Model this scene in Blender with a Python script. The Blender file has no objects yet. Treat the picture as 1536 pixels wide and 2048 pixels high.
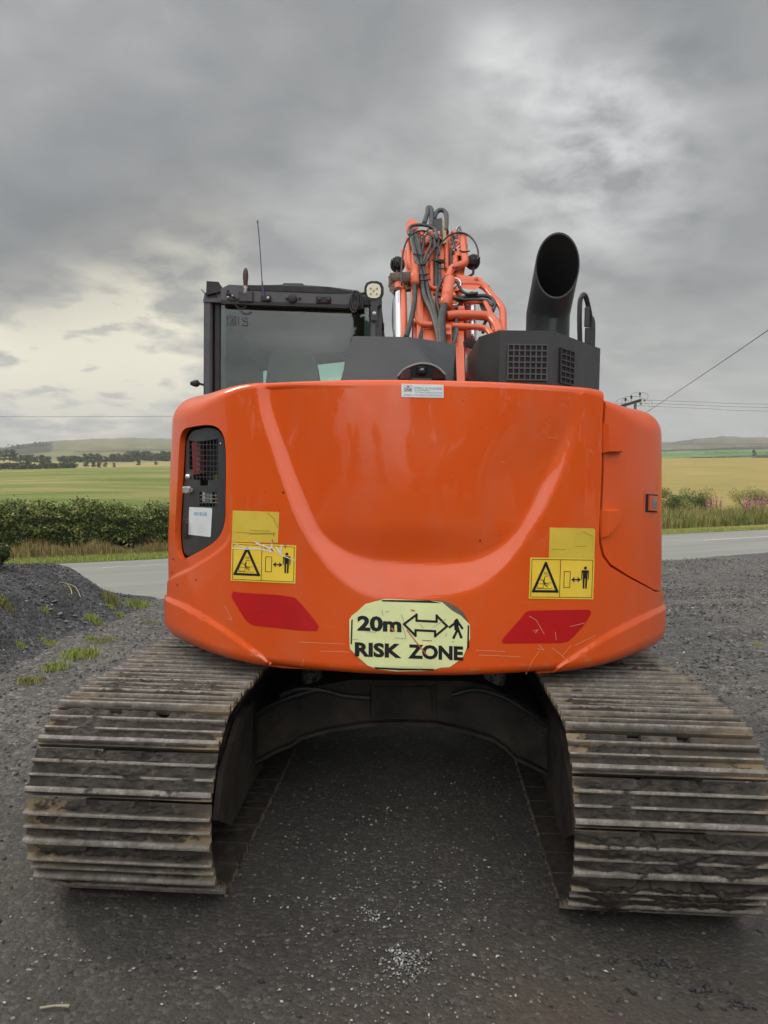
import bpy, bmesh, math, random
import numpy as np
from mathutils import Vector, Matrix, geometry, noise
from mathutils.bvhtree import BVHTree
random.seed(7); np.random.seed(7)
R = math.radians
C = bpy.context.scene.collection
S = bpy.context.scene

# ------------------------------------------------------------------ camera
F = 1540.0
CAM = np.array([0.11, -4.62, 1.69]); YAW, PITCH, ROLL = R(-3.18), R(-2.876), R(0.87)
def cam_axes():
    cy, sy, cp, sp, cr, sr = math.cos(YAW), math.sin(YAW), math.cos(PITCH), math.sin(PITCH), math.cos(ROLL), math.sin(ROLL)
    fwd = np.array([sy*cp, cy*cp, sp]); right = np.array([cy, -sy, 0.0]); up = np.cross(right, fwd)
    return cr*right + sr*up, -sr*right + cr*up, fwd
CR, CU, CF = cam_axes()
cd = bpy.data.cameras.new('camera'); cam = bpy.data.objects.new('camera', cd); C.objects.link(cam)
cd.sensor_fit = 'VERTICAL'; cd.sensor_height = 24.0; cd.lens = 24.0*F/2048.0
cd.clip_start = 0.05; cd.clip_end = 9000
M = Matrix(((CR[0], CU[0], -CF[0], CAM[0]), (CR[1], CU[1], -CF[1], CAM[1]), (CR[2], CU[2], -CF[2], CAM[2]), (0, 0, 0, 1)))
cam.matrix_world = M
S.camera = cam
S.render.resolution_x = 768; S.render.resolution_y = 1024

# ------------------------------------------------------------------ world, sun, exposure
S.view_settings.view_transform = 'Standard'; S.view_settings.look = 'None'
S.view_settings.exposure = 0.0; S.view_settings.gamma = 1.0
SUN_EL, SUN_AZ = R(38), R(-62)      # azimuth from +Y towards +X
sd = bpy.data.lights.new('sun', 'SUN'); sd.energy = 1.5; sd.angle = R(16); sd.color = (1, .90, .74)
sun = bpy.data.objects.new('sun', sd); C.objects.link(sun)
sdir = Vector((math.sin(SUN_AZ)*math.cos(SUN_EL), math.cos(SUN_AZ)*math.cos(SUN_EL), math.sin(SUN_EL)))
sun.rotation_euler = sdir.to_track_quat('Z', 'Y').to_euler()

def raydir(px, py):
    d = CF*F + CR*(px-768) - CU*(py-1024)
    return d/np.linalg.norm(d)

W = bpy.data.worlds.new('World'); S.world = W; W.use_nodes = True
nt = W.node_tree; nt.nodes.clear()
def N(t, **k):
    n = nt.nodes.new(t)
    for a, b in k.items(): setattr(n, a, b)
    return n
def L(a, b): nt.links.new(a, b)
def setin(n, **k):
    for a, b in k.items(): n.inputs[a.replace('_', ' ')].default_value = b
def math_(op, a, b=None, c=None, clamp=False):
    n = N('ShaderNodeMath', operation=op); n.use_clamp = clamp
    for i, v in enumerate((a, b, c)):
        if v is None: continue
        if isinstance(v, (int, float)): n.inputs[i].default_value = v
        else: L(v, n.inputs[i])
    return n.outputs[0]
def ramp(fac, stops, interp='LINEAR'):
    n = N('ShaderNodeValToRGB'); cr = n.color_ramp; cr.interpolation = interp
    while len(cr.elements) > 1: cr.elements.remove(cr.elements[0])
    for i, (p, c) in enumerate(stops):
        e = cr.elements[0] if i == 0 else cr.elements.new(p)
        e.position = p; e.color = tuple(c)+(1,) if len(c) == 3 else c
    L(fac, n.inputs[0]); return n.outputs[0]
def mix(f, a, b, mode='MIX'):
    n = N('ShaderNodeMix', data_type='RGBA', blend_type=mode)
    for i, v in ((0, f), (6, a), (7, b)):
        if isinstance(v, (int, float)): n.inputs[i].default_value = v
        elif isinstance(v, tuple): n.inputs[i].default_value = v+(1,) if len(v) == 3 else v
        else: L(v, n.inputs[i])
    return n.outputs[2]
def noise_(vec, scale, detail=6, rough=.55, dist=0.0, out=0):
    n = N('ShaderNodeTexNoise'); setin(n, Scale=scale, Detail=detail, Roughness=rough, Distortion=dist)
    if vec is not None: L(vec, n.inputs['Vector'])
    return n.outputs[out]

tc = N('ShaderNodeTexCoord'); dirv = tc.outputs['Generated']
sep = N('ShaderNodeSeparateXYZ'); L(dirv, sep.inputs[0])
dz = math_('MAXIMUM', sep.outputs[2], 0.0)
den = math_('ADD', dz, 0.22)
cx = math_('DIVIDE', sep.outputs[0], den); cy = math_('DIVIDE', sep.outputs[1], den)
cmb = N('ShaderNodeCombineXYZ'); L(cx, cmb.inputs[0]); L(cy, cmb.inputs[1])
p = cmb.outputs[0]
n_big = noise_(p, .95, 3, .45, .2)
n_mid = noise_(p, 2.3, 7, .52, .15)
n_fin = noise_(p, 6.5, 8, .54, .25)
v = math_('MULTIPLY_ADD', math_('ADD', n_mid, n_big), .62, -.12)
v = math_('MULTIPLY_ADD', n_fin, .10, math_('MULTIPLY', v, .90))
base = ramp(v, [(.33, (.185, .192, .204)), (.45, (.258, .266, .277)), (.55, (.350, .357, .363)), (.66, (.50, .506, .507))])
# broad bright and dark areas of the cloud deck: (direction pixel, radius, gain)
def spot(px, py, r, vec=None):
    d = raydir(px, py)
    n = N('ShaderNodeVectorMath', operation='DISTANCE'); L(dirv, n.inputs[0]); n.inputs[1].default_value = tuple(d)
    q = math_('DIVIDE', n.outputs['Value'], r)
    return math_('POWER', 2.718, math_('MULTIPLY', math_('MULTIPLY', q, q), -1.0))
def addsum(l):
    o = l[0]
    for x in l[1:]: o = math_('ADD', o, x)
    return o
det = math_('MULTIPLY_ADD', math_('MULTIPLY_ADD', n_fin, 1.1, n_mid), 2.3, -1.95, clamp=True)      # crisp cloud edges inside bright areas
brk = addsum([math_('MULTIPLY', spot(*a[:3]), a[3]) for a in [(1170, 300, .09, 1.0), (985, 130, .045, .9), (1290, 340, .10, .7), (1070, 200, .07, .6), (1240, 210, .05, .5),
        (1120, 430, .14, .40), (330, 95, .05, .35), (700, 370, .09, .25), (600, 520, .10, .25)]])
col = mix(math_('MULTIPLY', brk, math_('MULTIPLY_ADD', det, .80, .10), clamp=True), base, (.84, .85, .85))
lowl = addsum([math_('MULTIPLY', spot(*a[:3]), a[3]) for a in [(190, 640, .055, 1.0), (60, 745, .075, 1.0), (300, 670, .07, .8), (200, 740, .08, .7), (340, 760, .08, .6), (120, 820, .07, .5), (20, 700, .05, .5), (330, 545, .06, .35), (430, 500, .06, .3)]])
col = mix(math_('MULTIPLY', lowl, math_('MULTIPLY_ADD', det, 1.0, .18), clamp=True), col, (1.42, 1.29, .94))
lowr = addsum([math_('MULTIPLY', spot(*a[:3]), a[3]) for a in [(1450, 850, .12, .9), (1280, 760, .1, .35), (900, 760, .3, .35), (1500, 760, .07, -.3)]])
col = mix(math_('MULTIPLY', math_('MAXIMUM', lowr, 0.0), math_('MULTIPLY_ADD', det, .5, .5), clamp=True), col, (.82, .80, .72))
dk = addsum([math_('MULTIPLY', spot(*a[:3]), a[3]) for a in [(60, 500, .09, .75), (250, 430, .13, .45), (480, 350, .15, .3), (30, 580, .05, .5), (1400, 560, .14, .42), (1480, 60, .2, .35), (700, 100, .3, .12), (250, 560, .08, .3), (1330, 680, .1, .25)]])
col = mix(math_('MULTIPLY', dk, 1.0, clamp=True), col, mix(1.0, col, (.52, .53, .56), 'MULTIPLY'))
# the deck opens towards the horizon
hz = math_('POWER', math_('SUBTRACT', 1.0, dz, clamp=True), 13.0)
col = mix(math_('MULTIPLY', hz, .26), col, (.66, .66, .63))
# behind the camera a lighter, plainer deck
bk = math_('MULTIPLY', math_('MULTIPLY_ADD', sep.outputs[1], -2.4, -.45, clamp=True), math_('MULTIPLY_ADD', sep.outputs[2], 7.0, -.18, clamp=True))
zn = math_('MULTIPLY', math_('MULTIPLY_ADD', sep.outputs[2], 4.0, -2.5, clamp=True), .5)
col = mix(math_('MULTIPLY', math_('MAXIMUM', bk, zn), .9), col, mix(1.0, col, (10.8, 10.5, 10.1), 'MULTIPLY'))
below = math_('LESS_THAN', sep.outputs[2], -0.002)
col = mix(below, col, (.10, .10, .09))
sky = N('ShaderNodeTexSky', sky_type='NISHITA'); sky.sun_disc = False; sky.sun_elevation = SUN_EL; sky.sun_rotation = SUN_AZ
ten = mix(1.0, col, (9.7, 9.7, 9.7), 'MULTIPLY')
colf = mix(.04, ten, sky.outputs[0])
bg = N('ShaderNodeBackground'); L(colf, bg.inputs[0]); bg.inputs[1].default_value = 0.1
wo = N('ShaderNodeOutputWorld'); L(bg.outputs[0], wo.inputs[0])
W.cycles.sampling_method = 'AUTOMATIC'

# ------------------------------------------------------------------ pixel helpers (a pixel of the photograph + a real distance -> a point)
SLEW = R(2.1); cS, sS = math.cos(SLEW), math.sin(SLEW)
def up2w(q): q = np.asarray(q, float); return np.stack([q[..., 0]*cS-q[..., 1]*sS, q[..., 0]*sS+q[..., 1]*cS, q[..., 2]], -1)
def w2up(q): q = np.asarray(q, float); return np.stack([q[..., 0]*cS+q[..., 1]*sS, -q[..., 0]*sS+q[..., 1]*cS, q[..., 2]], -1)
def proj(q):
    d = np.asarray(q, float)-CAM; w = d@CF
    return np.stack([768+F*(d@CR)/w, 1024-F*(d@CU)/w], -1)
def atY(px, py, Y):          # world plane y=Y
    d = raydir(px, py); return CAM+d*((Y-CAM[1])/d[1])
CAMU = w2up(CAM)
def U(px, py, Y):            # plane y=Y of the slewed upper structure, in its own frame
    d = w2up(raydir(px, py)); return CAMU+d*((Y-CAMU[1])/d[1])
def gnd(px, py, z=0.0):
    d = raydir(px, py); return CAM+d*((z-CAM[2])/d[2])
def polar(px, py, D):        # horizontal distance D
    d = raydir(px, py); return CAM+d*(D/math.hypot(d[0], d[1]))

# ------------------------------------------------------------------ object helpers
def tag(o, label=None, cat=None, group=None, kind=None):
    if label: o['label'] = label
    if cat: o['category'] = cat
    if group: o['group'] = group
    if kind: o['kind'] = kind
    return o
def empty(name, loc=(0, 0, 0), rz=0):
    o = bpy.data.objects.new(name, None); C.objects.link(o); o.location = loc; o.rotation_euler.z = rz; o.empty_display_size = .2
    return o
def mesh_obj(name, V, Fc, mat, parent=None, smooth=True, angle=None, upper=False):
    V = np.asarray(V, float)
    if upper: V = up2w(V)
    me = bpy.data.meshes.new(name); me.from_pydata([tuple(x) for x in V.tolist()], [], Fc)
    me.update()
    if smooth: me.shade_smooth()
    if smooth and angle: me.set_sharp_from_angle(angle=R(angle))
    for m_ in (mat if isinstance(mat, (list, tuple)) else [mat]): me.materials.append(m_)
    o = bpy.data.objects.new(name, me); C.objects.link(o)
    if parent:      # thing > part > sub-part and no deeper
        if parent.parent and parent.parent.parent: parent = parent.parent
        o.parent = parent
    return o
class G:
    """collects shapes; build() links them as ONE mesh object"""
    def __init__(s): s.v = []; s.f = []; s.st = []; s.fi = []
    def add(s, V, Fc):
        n = len(s.v); s.st.append(n); s.fi.append(len(s.f)); s.v += [tuple(map(float, x)) for x in V]; s.f += [tuple(i+n for i in f) for f in Fc]; return s
    def box(s, c, d, rot=None, bev=0.0):
        hx, hy, hz = d[0]/2, d[1]/2, d[2]/2
        if bev:
            b = min(bev, hx*.9, hy*.9, hz*.9)
            V = []
            for sx in (-1, 1):
                for sy in (-1, 1):
                    for sz in (-1, 1):
                        V += [(sx*hx, sy*(hy-b), sz*(hz-b)), (sx*(hx-b), sy*hy, sz*(hz-b)), (sx*(hx-b), sy*(hy-b), sz*hz)]
            return s.hull(V, c, rot)
        V = [(x, y, z) for x in (-hx, hx) for y in (-hy, hy) for z in (-hz, hz)]
        Fc = [(0, 1, 3, 2), (4, 6, 7, 5), (0, 4, 5, 1), (2, 3, 7, 6), (0, 2, 6, 4), (1, 5, 7, 3)]
        V = [Vector(x) for x in V]
        if rot is not None: V = [rot@x for x in V]
        return s.add([x+Vector(c) for x in V], Fc)
    def hull(s, V, c=(0, 0, 0), rot=None):
        bm = bmesh.new()
        for x in V: bm.verts.new(tuple(map(float, x)))
        r = bmesh.ops.convex_hull(bm, input=bm.verts)
        bmesh.ops.delete(bm, geom=[x for x in bm.verts if not x.link_faces], context='VERTS')
        bmesh.ops.dissolve_limit(bm, angle_limit=R(1), verts=bm.verts, edges=bm.edges)
        bm.verts.index_update()
        VV = [x.co.copy() for x in bm.verts]
        if rot is not None: VV = [rot@x for x in VV]
        s.add([x+Vector(c) for x in VV], [[x.index for x in f.verts] for f in bm.faces]); bm.free(); return s
    def prism(s, poly, y0, y1, axis='y'):
        """extrude a 2-D outline"""
        n = len(poly)
        def P(a, b, t): return (a, t, b) if axis == 'y' else ((t, a, b) if axis == 'x' else (a, b, t))
        V = [P(a, b, y0) for a, b in poly]+[P(a, b, y1) for a, b in poly]
        Fc = [tuple(range(n)), tuple(range(2*n-1, n-1, -1))]+[(i, i+n, (i+1) % n+n, (i+1) % n) for i in range(n)]
        return s.add(V, Fc)
    def ring(s, rings, cap=True, closed=False):
        n = len(rings[0]); m = len(rings); b = [x for r in rings for x in r]; Fc = []
        for i in range(m if closed else m-1):
            for j in range(n):
                a, c = i*n, ((i+1) % m)*n
                Fc.append((a+j, a+(j+1) % n, c+(j+1) % n, c+j))
        if cap and not closed: Fc += [tuple(range(n-1, -1, -1)), tuple((m-1)*n+j for j in range(n))]
        return s.add(b, Fc)
    def tube(s, pts, r, n=10, smooth=4, closed=False, cap=True):
        P = [Vector(tuple(map(float, x))) for x in pts]
        if smooth and len(P) > 2:
            Q = []
            for i in range(len(P)-1):
                a, b, c, d = P[max(i-1, 0)], P[i], P[i+1], P[min(i+2, len(P)-1)]
                for k in range(smooth):
                    t = k/smooth
                    Q.append(.5*((2*b)+(c-a)*t+(2*a-5*b+4*c-d)*t*t+(3*b-a-3*c+d)*t**3))
            Q.append(P[-1]); P = Q
        rad = r if isinstance(r, (list, tuple)) else [r]*len(P)
        if len(rad) != len(P): rad = list(np.interp(np.linspace(0, 1, len(P)), np.linspace(0, 1, len(rad)), rad))
        t0 = (P[1]-P[0]).normalized(); nrm = t0.orthogonal().normalized(); rings = []
        for i, q in enumerate(P):
            t = ((P[min(i+1, len(P)-1)]-P[max(i-1, 0)])).normalized()
            nrm = (nrm-t*nrm.dot(t)); nrm = nrm.normalized() if nrm.length > 1e-6 else t.orthogonal().normalized()
            b = t.cross(nrm)
            rings.append([q+(nrm*math.cos(2*math.pi*j/n)+b*math.sin(2*math.pi*j/n))*rad[i] for j in range(n)])
        return s.ring(rings, cap)
    def cyl(s, a, b, r, n=20, r2=None):
        return s.tube([a, b], [r, r if r2 is None else r2], n, smooth=0)
    def lathe(s, prof, c=(0, 0, 0), n=24, rot=None):
        rings = []
        for (r_, z_) in prof:
            ring = [Vector((r_*math.cos(2*math.pi*j/n), r_*math.sin(2*math.pi*j/n), z_)) for j in range(n)]
            if rot is not None: ring = [rot@x for x in ring]
            rings.append([x+Vector(c) for x in ring])
        return s.ring(rings, True)
    def split(s, name, mat, parent=None, smooth=True, angle=35, upper=False):
        o = None; st = s.st+[len(s.v)]; fi = s.fi+[len(s.f)]
        for i in range(len(s.st)):
            o = mesh_obj(name, s.v[st[i]:st[i+1]], [tuple(k-st[i] for k in f) for f in s.f[fi[i]:fi[i+1]]], mat, parent, smooth, angle, upper)
        return o
    def build(s, name, mat, parent=None, smooth=True, angle=35, upper=False):
        return mesh_obj(name, s.v, s.f, mat, parent, smooth, angle, upper)

# ------------------------------------------------------------------ materials
def mat(name, color=(.5, .5, .5), rough=.5, metal=0.0, coat=0.0, fn=None, spec=.5):
    global nt
    m = bpy.data.materials.new(name); m.use_nodes = True; nt = m.node_tree
    b = nt.nodes['Principled BSDF']
    b.inputs['Base Color'].default_value = tuple(color)+(1,); b.inputs['Roughness'].default_value = rough
    b.inputs['Metallic'].default_value = metal; b.inputs['Coat Weight'].default_value = coat; b.inputs['Coat Roughness'].default_value = .08
    b.inputs['Specular IOR Level'].default_value = spec
    if fn: fn(b)
    return m
def objco(): return N('ShaderNodeTexCoord').outputs['Object']
def bump(h, strength=.3, dist=.01, nrm=None):
    n = N('ShaderNodeBump'); setin(n, Strength=strength, Distance=dist); L(h, n.inputs['Height'])
    if nrm is not None: L(nrm, n.inputs['Normal'])
    return n.outputs[0]
def mapping(vec, scale=(1, 1, 1), rot=(0, 0, 0), loc=(0, 0, 0)):
    n = N('ShaderNodeMapping'); L(vec, n.inputs[0]); n.inputs['Scale'].default_value = scale; n.inputs['Rotation'].default_value = rot; n.inputs['Location'].default_value = loc
    return n.outputs[0]
def varied(name, c0, c1, scale=6, rough=(.4, .6), metal=0, bumpd=.0, bs=30, coat=0, detail=6):
    def fn(b):
        o = objco(); n = noise_(o, scale, detail, .6)
        L(ramp(n, [(.35, c0), (.65, c1)]), b.inputs['Base Color'])
        n2 = noise_(o, scale*3, 5)
        L(math_('MULTIPLY_ADD', n2, (rough[1]-rough[0])*2, rough[0]-(rough[1]-rough[0])*.5, clamp=True), b.inputs['Roughness'])
        if bumpd: L(bump(noise_(o, bs, 6), .6, bumpd), b.inputs['Normal'])
    return mat(name, c0, .5, metal, coat, fn)

def paint_fn(scr=1.0, dirt=True):
    def fn(b):
        o = objco()
        n = noise_(o, 1.6, 5, .55)
        c = ramp(n, [(.3, (.66, .078, .007)), (.7, (.72, .094, .009))])
        # long scuffs along the tail, denser near the bottom edge
        sx = N('ShaderNodeSeparateXYZ'); L(o, sx.inputs[0])
        ang = math_('ARCTAN2', sx.outputs[0], math_('MULTIPLY', sx.outputs[1], -1.0))
        cb = N('ShaderNodeCombineXYZ'); L(math_('MULTIPLY', ang, 2.2), cb.inputs[0]); L(math_('MULTIPLY_ADD', ang, -1.5, math_('MULTIPLY', sx.outputs[2], 95.0)), cb.inputs[1])
        s1 = noise_(cb.outputs[0], 1.6, 3, .5, .2)
        low = math_('MULTIPLY_ADD', sx.outputs[2], -1.55, 2.15, clamp=True)
        gate = noise_(o, 3.2, 3, .5)
        s1m = math_('MULTIPLY', math_('MULTIPLY_ADD', s1, 26.0, -17.0, clamp=True), math_('MULTIPLY_ADD', gate, 5.0, -2.35, clamp=True))
        s1m = math_('MULTIPLY', math_('MULTIPLY', s1m, low), scr)
        c = mix(math_('MULTIPLY', s1m, .6), c, (.82, .33, .14))
        # worn lip at the very bottom
        lip = math_('MULTIPLY_ADD', sx.outputs[2], -34.0, 31.0, clamp=True)
        wn = math_('MULTIPLY_ADD', noise_(mapping(o, (1, 1, 5)), 9, 6, .65), 8.0, -4.4, clamp=True)
        c = mix(math_('MULTIPLY', math_('MULTIPLY', lip, wn), .6), c, (.45, .24, .12))
        # stone chips
        vo = N('ShaderNodeTexVoronoi'); setin(vo, Scale=26.0); L(o, vo.inputs['Vector'])
        ch = math_('MULTIPLY', math_('LESS_THAN', vo.outputs['Distance'], .07), math_('GREATER_THAN', noise_(o, 4, 2), .56))
        c = mix(math_('MULTIPLY', ch, .7*scr), c, (.10, .05, .03))
        # dust film
        du = math_('MULTIPLY_ADD', noise_(mapping(o, (1, 1, .35)), 5, 8, .65), 2.2, -1.05, clamp=True)
        c = mix(math_('MULTIPLY', du, .24), c, (.40, .27, .20))
        L(c, b.inputs['Base Color'])
        r = math_('MULTIPLY_ADD', noise_(mapping(o, (1, 1, .25)), 4, 6, .6), .30, .28)
        L(math_('ADD', r, math_('MULTIPLY', s1m, .3)), b.inputs['Roughness'])
        L(math_('MULTIPLY_ADD', noise_(mapping(o, (1, 1, .3)), 3.2, 7, .65), .14, -.03), b.inputs['Coat Roughness'])
        hb = noise_(o, 2.6, 2, .4)
        L(bump(hb, .05, .012), b.inputs['Normal'])
    return fn
ORANGE = mat('orange_paint', (.6, .09, .012), .3, 0, .7, paint_fn(), .15)
ORANGE2 = mat('orange_steel', (.6, .09, .012), .35, 0, .4, paint_fn(.15), .15)
def boomfn(b):
    o = objco()
    c = ramp(noise_(o, 3, 6, .6), [(.3, (.54, .080, .020)), (.7, (.62, .108, .032))])
    g = math_('MULTIPLY_ADD', noise_(o, 9, 8, .7), 5.0, -3.1, clamp=True)
    c = mix(math_('MULTIPLY', g, .65), c, (.10, .045, .025))
    L(c, b.inputs['Base Color'])
BOOM = mat('faded_orange_steel', (.62, .12, .03), .42, 0, .2, boomfn)
BLACKP = varied('black_panel', (.020, .0215, .025), (.032, .034, .038), 3, (.34, .5), bumpd=.0015, bs=140)
BLACKD = varied('black_plastic', (.007, .007, .008), (.014, .014, .016), 8, (.5, .7), bumpd=.001, bs=90)
GREYC = varied('cab_grey', (.050, .053, .062), (.066, .069, .080), 4, (.35, .5))
RUBBER = varied('hose_rubber', (.010, .011, .012), (.026, .027, .029), 14, (.42, .6), bumpd=.001, bs=60)
HOSEG = varied('grey_hose', (.030, .032, .035), (.055, .057, .060), 14, (.45, .6))
CHROME = mat('chrome', (.75, .76, .78), .14, 1.0)
STEEL = varied('worn_steel', (.28, .28, .28), (.42, .41, .40), 30, (.3, .5), metal=.8)
GREASE = varied('grease_dirt', (.02, .012, .008), (.11, .045, .02), 22, (.35, .7), bumpd=.006, bs=40)
VOID = mat('dark_cavity', (.004, .004, .005), .8)  # near-black standing in for the dark inside openings
FRAMEM = varied('dirty_frame', (.010, .0075, .006), (.040, .030, .022), 6, (.6, .85), bumpd=.004, bs=30, detail=9)
WHITE = varied('white_label', (.62, .65, .66), (.70, .73, .74), 10, (.4, .5))
YEL = varied('yellow_label', (.80, .54, .045), (.88, .62, .06), 6, (.35, .5), coat=.3)
YELD = varied('yellow_label_faded', (.62, .44, .045), (.70, .52, .06), 6, (.4, .55), coat=.2)
INK = mat('black_ink', (.008, .008, .012), .4)
BLUEI = mat('blue_ink', (.12, .35, .62), .4)
GREYI = mat('grey_ink', (.25, .30, .33), .5)
GREENI = mat('green_ink', (.22, .42, .22), .5)
REDI = mat('red_ink', (.5, .02, .04), .5)
def scuffed(c, sc, gain):
    def fn(b):
        o = objco(); s1 = noise_(mapping(o, (3, 3, 80), (0, .03, 0)), 2.0, 4, .5)
        m1 = math_('MULTIPLY_ADD', s1, 22.0, -15.2, clamp=True)
        cc = mix(math_('MULTIPLY', m1, gain), ramp(noise_(o, 6, 5), [(.3, tuple(x*.85 for x in c)), (.7, c)]), sc)
        L(cc, b.inputs['Base Color'])
    return fn
RED = mat('red_reflector', (.50, .008, .012), .4, 0, .1, scuffed((.52, .004, .006), (.6, .16, .12), .6))
PALE = mat('pale_yellow_sign', (.68, .72, .36), .5, 0, .1, scuffed((.80, .84, .42), (.6, .6, .45), .5))
TAPE = mat('torn_white_film', (.72, .70, .62), .5)
BROWNF = varied('brown_torn_film', (.12, .085, .06), (.18, .13, .10), 20, (.5, .7))
SCR = mat('scratch_line', (.62, .36, .22), .5)
LAMPG = mat('lamp_lens', (.62, .60, .46), .2, 0, .5)
LAMPD = mat('lamp_emitter', (.35, .34, .25), .3)
REDL = mat('red_lens', (.035, .004, .005), .15, 0, .8)
BRONZE = varied('brass_fitting', (.25, .16, .07), (.35, .25, .12), 20, (.3, .5), metal=.6)
RUSTB = varied('rusty_brown', (.045, .022, .018), (.09, .045, .035), 30, (.5, .7))
PURPLE = mat('antenna_whip', (.05, .04, .11), .4)
def glass(name, tint, gloss, rough=.02):
    global nt
    m = bpy.data.materials.new(name); m.use_nodes = True; nt = m.node_tree; nt.nodes.clear()
    t = N('ShaderNodeBsdfTransparent'); t.inputs[0].default_value = tint+(1,)
    g = N('ShaderNodeBsdfGlossy'); g.inputs['Roughness'].default_value = rough; g.inputs[0].default_value = (.9, .95, .95, 1)
    fr = N('ShaderNodeFresnel'); fr.inputs[0].default_value = 1.5
    mx = N('ShaderNodeMixShader'); L(math_('ADD', fr.outputs[0], gloss), mx.inputs[0]); L(t.outputs[0], mx.inputs[1]); L(g.outputs[0], mx.inputs[2])
    o = N('ShaderNodeOutputMaterial'); L(mx.outputs[0], o.inputs[0]); return m
GLASS = glass('tinted_glass', (.66, .86, .76), .03)

# ================================================================== EXCAVATOR
EX = empty('excavator')
tag(EX, 'orange tracked excavator seen from behind, with a 20m risk zone sign on its tail', 'excavator')

# ---- tail shell: a surface S(t, s) over the plan outline of the upper structure
HW, TR, FR, ZB, ZT = 1.265, 1.435, .36, .838, 2.082
fx = HW-FR; fd = TR-FR; fy = -math.sqrt(fd*fd-fx*fx)
A0 = math.atan2(fx, -fy)                      # angle where the fillet starts
L1 = TR*A0; a_f = math.pi/2-A0; L2 = FR*a_f; YF = .35; L3 = YF-fy
TMAX = L1+L2+L3
def plan(t):
    """arc length from the rearmost point (positive to the right) -> point, outward normal"""
    t = np.asarray(t, float); a = np.abs(t); sg = np.sign(t); sg[sg == 0] = 1
    th = np.clip(a/TR, 0, A0)
    x1, y1 = TR*np.sin(th), -TR*np.cos(th)
    ph = A0+np.clip((a-L1)/FR, 0, a_f)
    x2, y2 = fx+FR*np.sin(ph), fy-FR*np.cos(ph)
    x3, y3 = np.full_like(a, HW), fy+(a-L1-L2)
    x = np.where(a < L1, x1, np.where(a < L1+L2, x2, x3)); y = np.where(a < L1, y1, np.where(a < L1+L2, y2, y3))
    nx = np.where(a < L1, np.sin(th), np.where(a < L1+L2, np.sin(ph), 1.)); ny = np.where(a < L1, -np.cos(th), np.where(a < L1+L2, -np.cos(ph), 0.))
    return x*sg*np.where(sg > 0, 1.046, 1.004), y, nx*sg, ny
def sst(x): x = np.clip(x, 0, 1); return x*x*(3-2*x)
def surf(t, s, off=0.0, door=False):
    """s: -0.12..0 bottom fold, 0..1 wall, 1..1.2 top fold, 1.2..1.7 deck; upper frame coordinates"""
    t = np.atleast_1d(np.asarray(t, float)); s = np.atleast_1d(np.asarray(s, float)); off = np.broadcast_to(np.asarray(off, float), t.shape)
    x, y, nx, ny = plan(t); a = np.abs(t)
    side = sst((a-.75)/.55)
    rt = .032+.108*side
    rb = .045+.045*side
    zt = ZT-.012*side
    z0 = ZB+rb; z1 = zt-(.032+.108*side)
    sm = np.clip(s, 0, 1)
    inset = .002+.026*sm**1.4+.012*(1-side)*np.sin(math.pi*sm)*0
    z = z0+(z1-z0)*sm-(.028*sst((sm-.45)/.55) if door else 0)
    # bottom fold
    ub = np.clip(-s/.12, 0, 1)*math.pi/2
    # top fold
    ut = np.clip((s-1)/.2, 0, 1)*math.pi/2
    dk = np.clip((s-1.2)/.5, 0, 1)*.55
    ins = inset+rb*(1-np.cos(ub))+rt*(1-np.cos(ut))+dk
    z = z-rb*np.sin(ub)+rt*np.sin(ut)
    nz = -np.sin(ub)+np.sin(ut); nh = np.cos(ub)*np.cos(ut)
    ins = ins-off*nh
    return np.stack([x-nx*ins, y-ny*ins, z+off*nz], -1)
def pts_ts(px):
    """photo pixels -> (t, s) on the shell (Newton)"""
    px = np.atleast_2d(np.asarray(px, float)); n = len(px)
    best = None; tt = np.linspace(-L1-L2-.1, L1+L2+.1, 161); ss = np.linspace(-.1, 1.15, 60)
    T, Q = np.meshgrid(tt, ss); P = proj(up2w(surf(T.ravel(), Q.ravel())))
    w = up2w(np.stack([plan(T.ravel())[2], plan(T.ravel())[3], 0*T.ravel()], -1)); vis = ((up2w(surf(T.ravel(), Q.ravel()))-CAM)*w).sum(1) < 0.15
    t = np.empty(n); s = np.empty(n)
    for i in range(n):
        d = ((P-px[i])**2).sum(1)+np.where(vis, 0, 1e6); k = d.argmin(); t[i] = T.ravel()[k]; s[i] = Q.ravel()[k]
    for it in range(12):
        p0 = proj(up2w(surf(t, s))); e = 1e-4
        pt = (proj(up2w(surf(t+e, s)))-p0)/e; ps = (proj(up2w(surf(t, s+e)))-p0)/e
        r = px-p0; det = pt[:, 0]*ps[:, 1]-pt[:, 1]*ps[:, 0]; ok = np.abs(det) > 2e4
        det = np.where(ok, det, 1)
        dt = np.clip(np.where(ok, (r[:, 0]*ps[:, 1]-r[:, 1]*ps[:, 0])/det, 0), -.03, .03)
        ds = np.clip(np.where(ok, (pt[:, 0]*r[:, 1]-pt[:, 1]*r[:, 0])/det, 0), -.05, .05)
        t += dt; s += ds
    return np.stack([t, s], 1)
HZ = 1.12     # metres per unit of s (used as the metric for distances)
def spline(P, k=8):
    P = [np.array(q, float) for q in P]; out = []
    for i in range(len(P)-1):
        a, b, c, d = P[max(i-1, 0)], P[i], P[i+1], P[min(i+2, len(P)-1)]
        for j in range(k):
            u = j/k; out.append(.5*((2*b)+(c-a)*u+(2*a-5*b+4*c-d)*u*u+(3*b-a-3*c+d)*u**3))
    out.append(P[-1]); return np.array(out)
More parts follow.
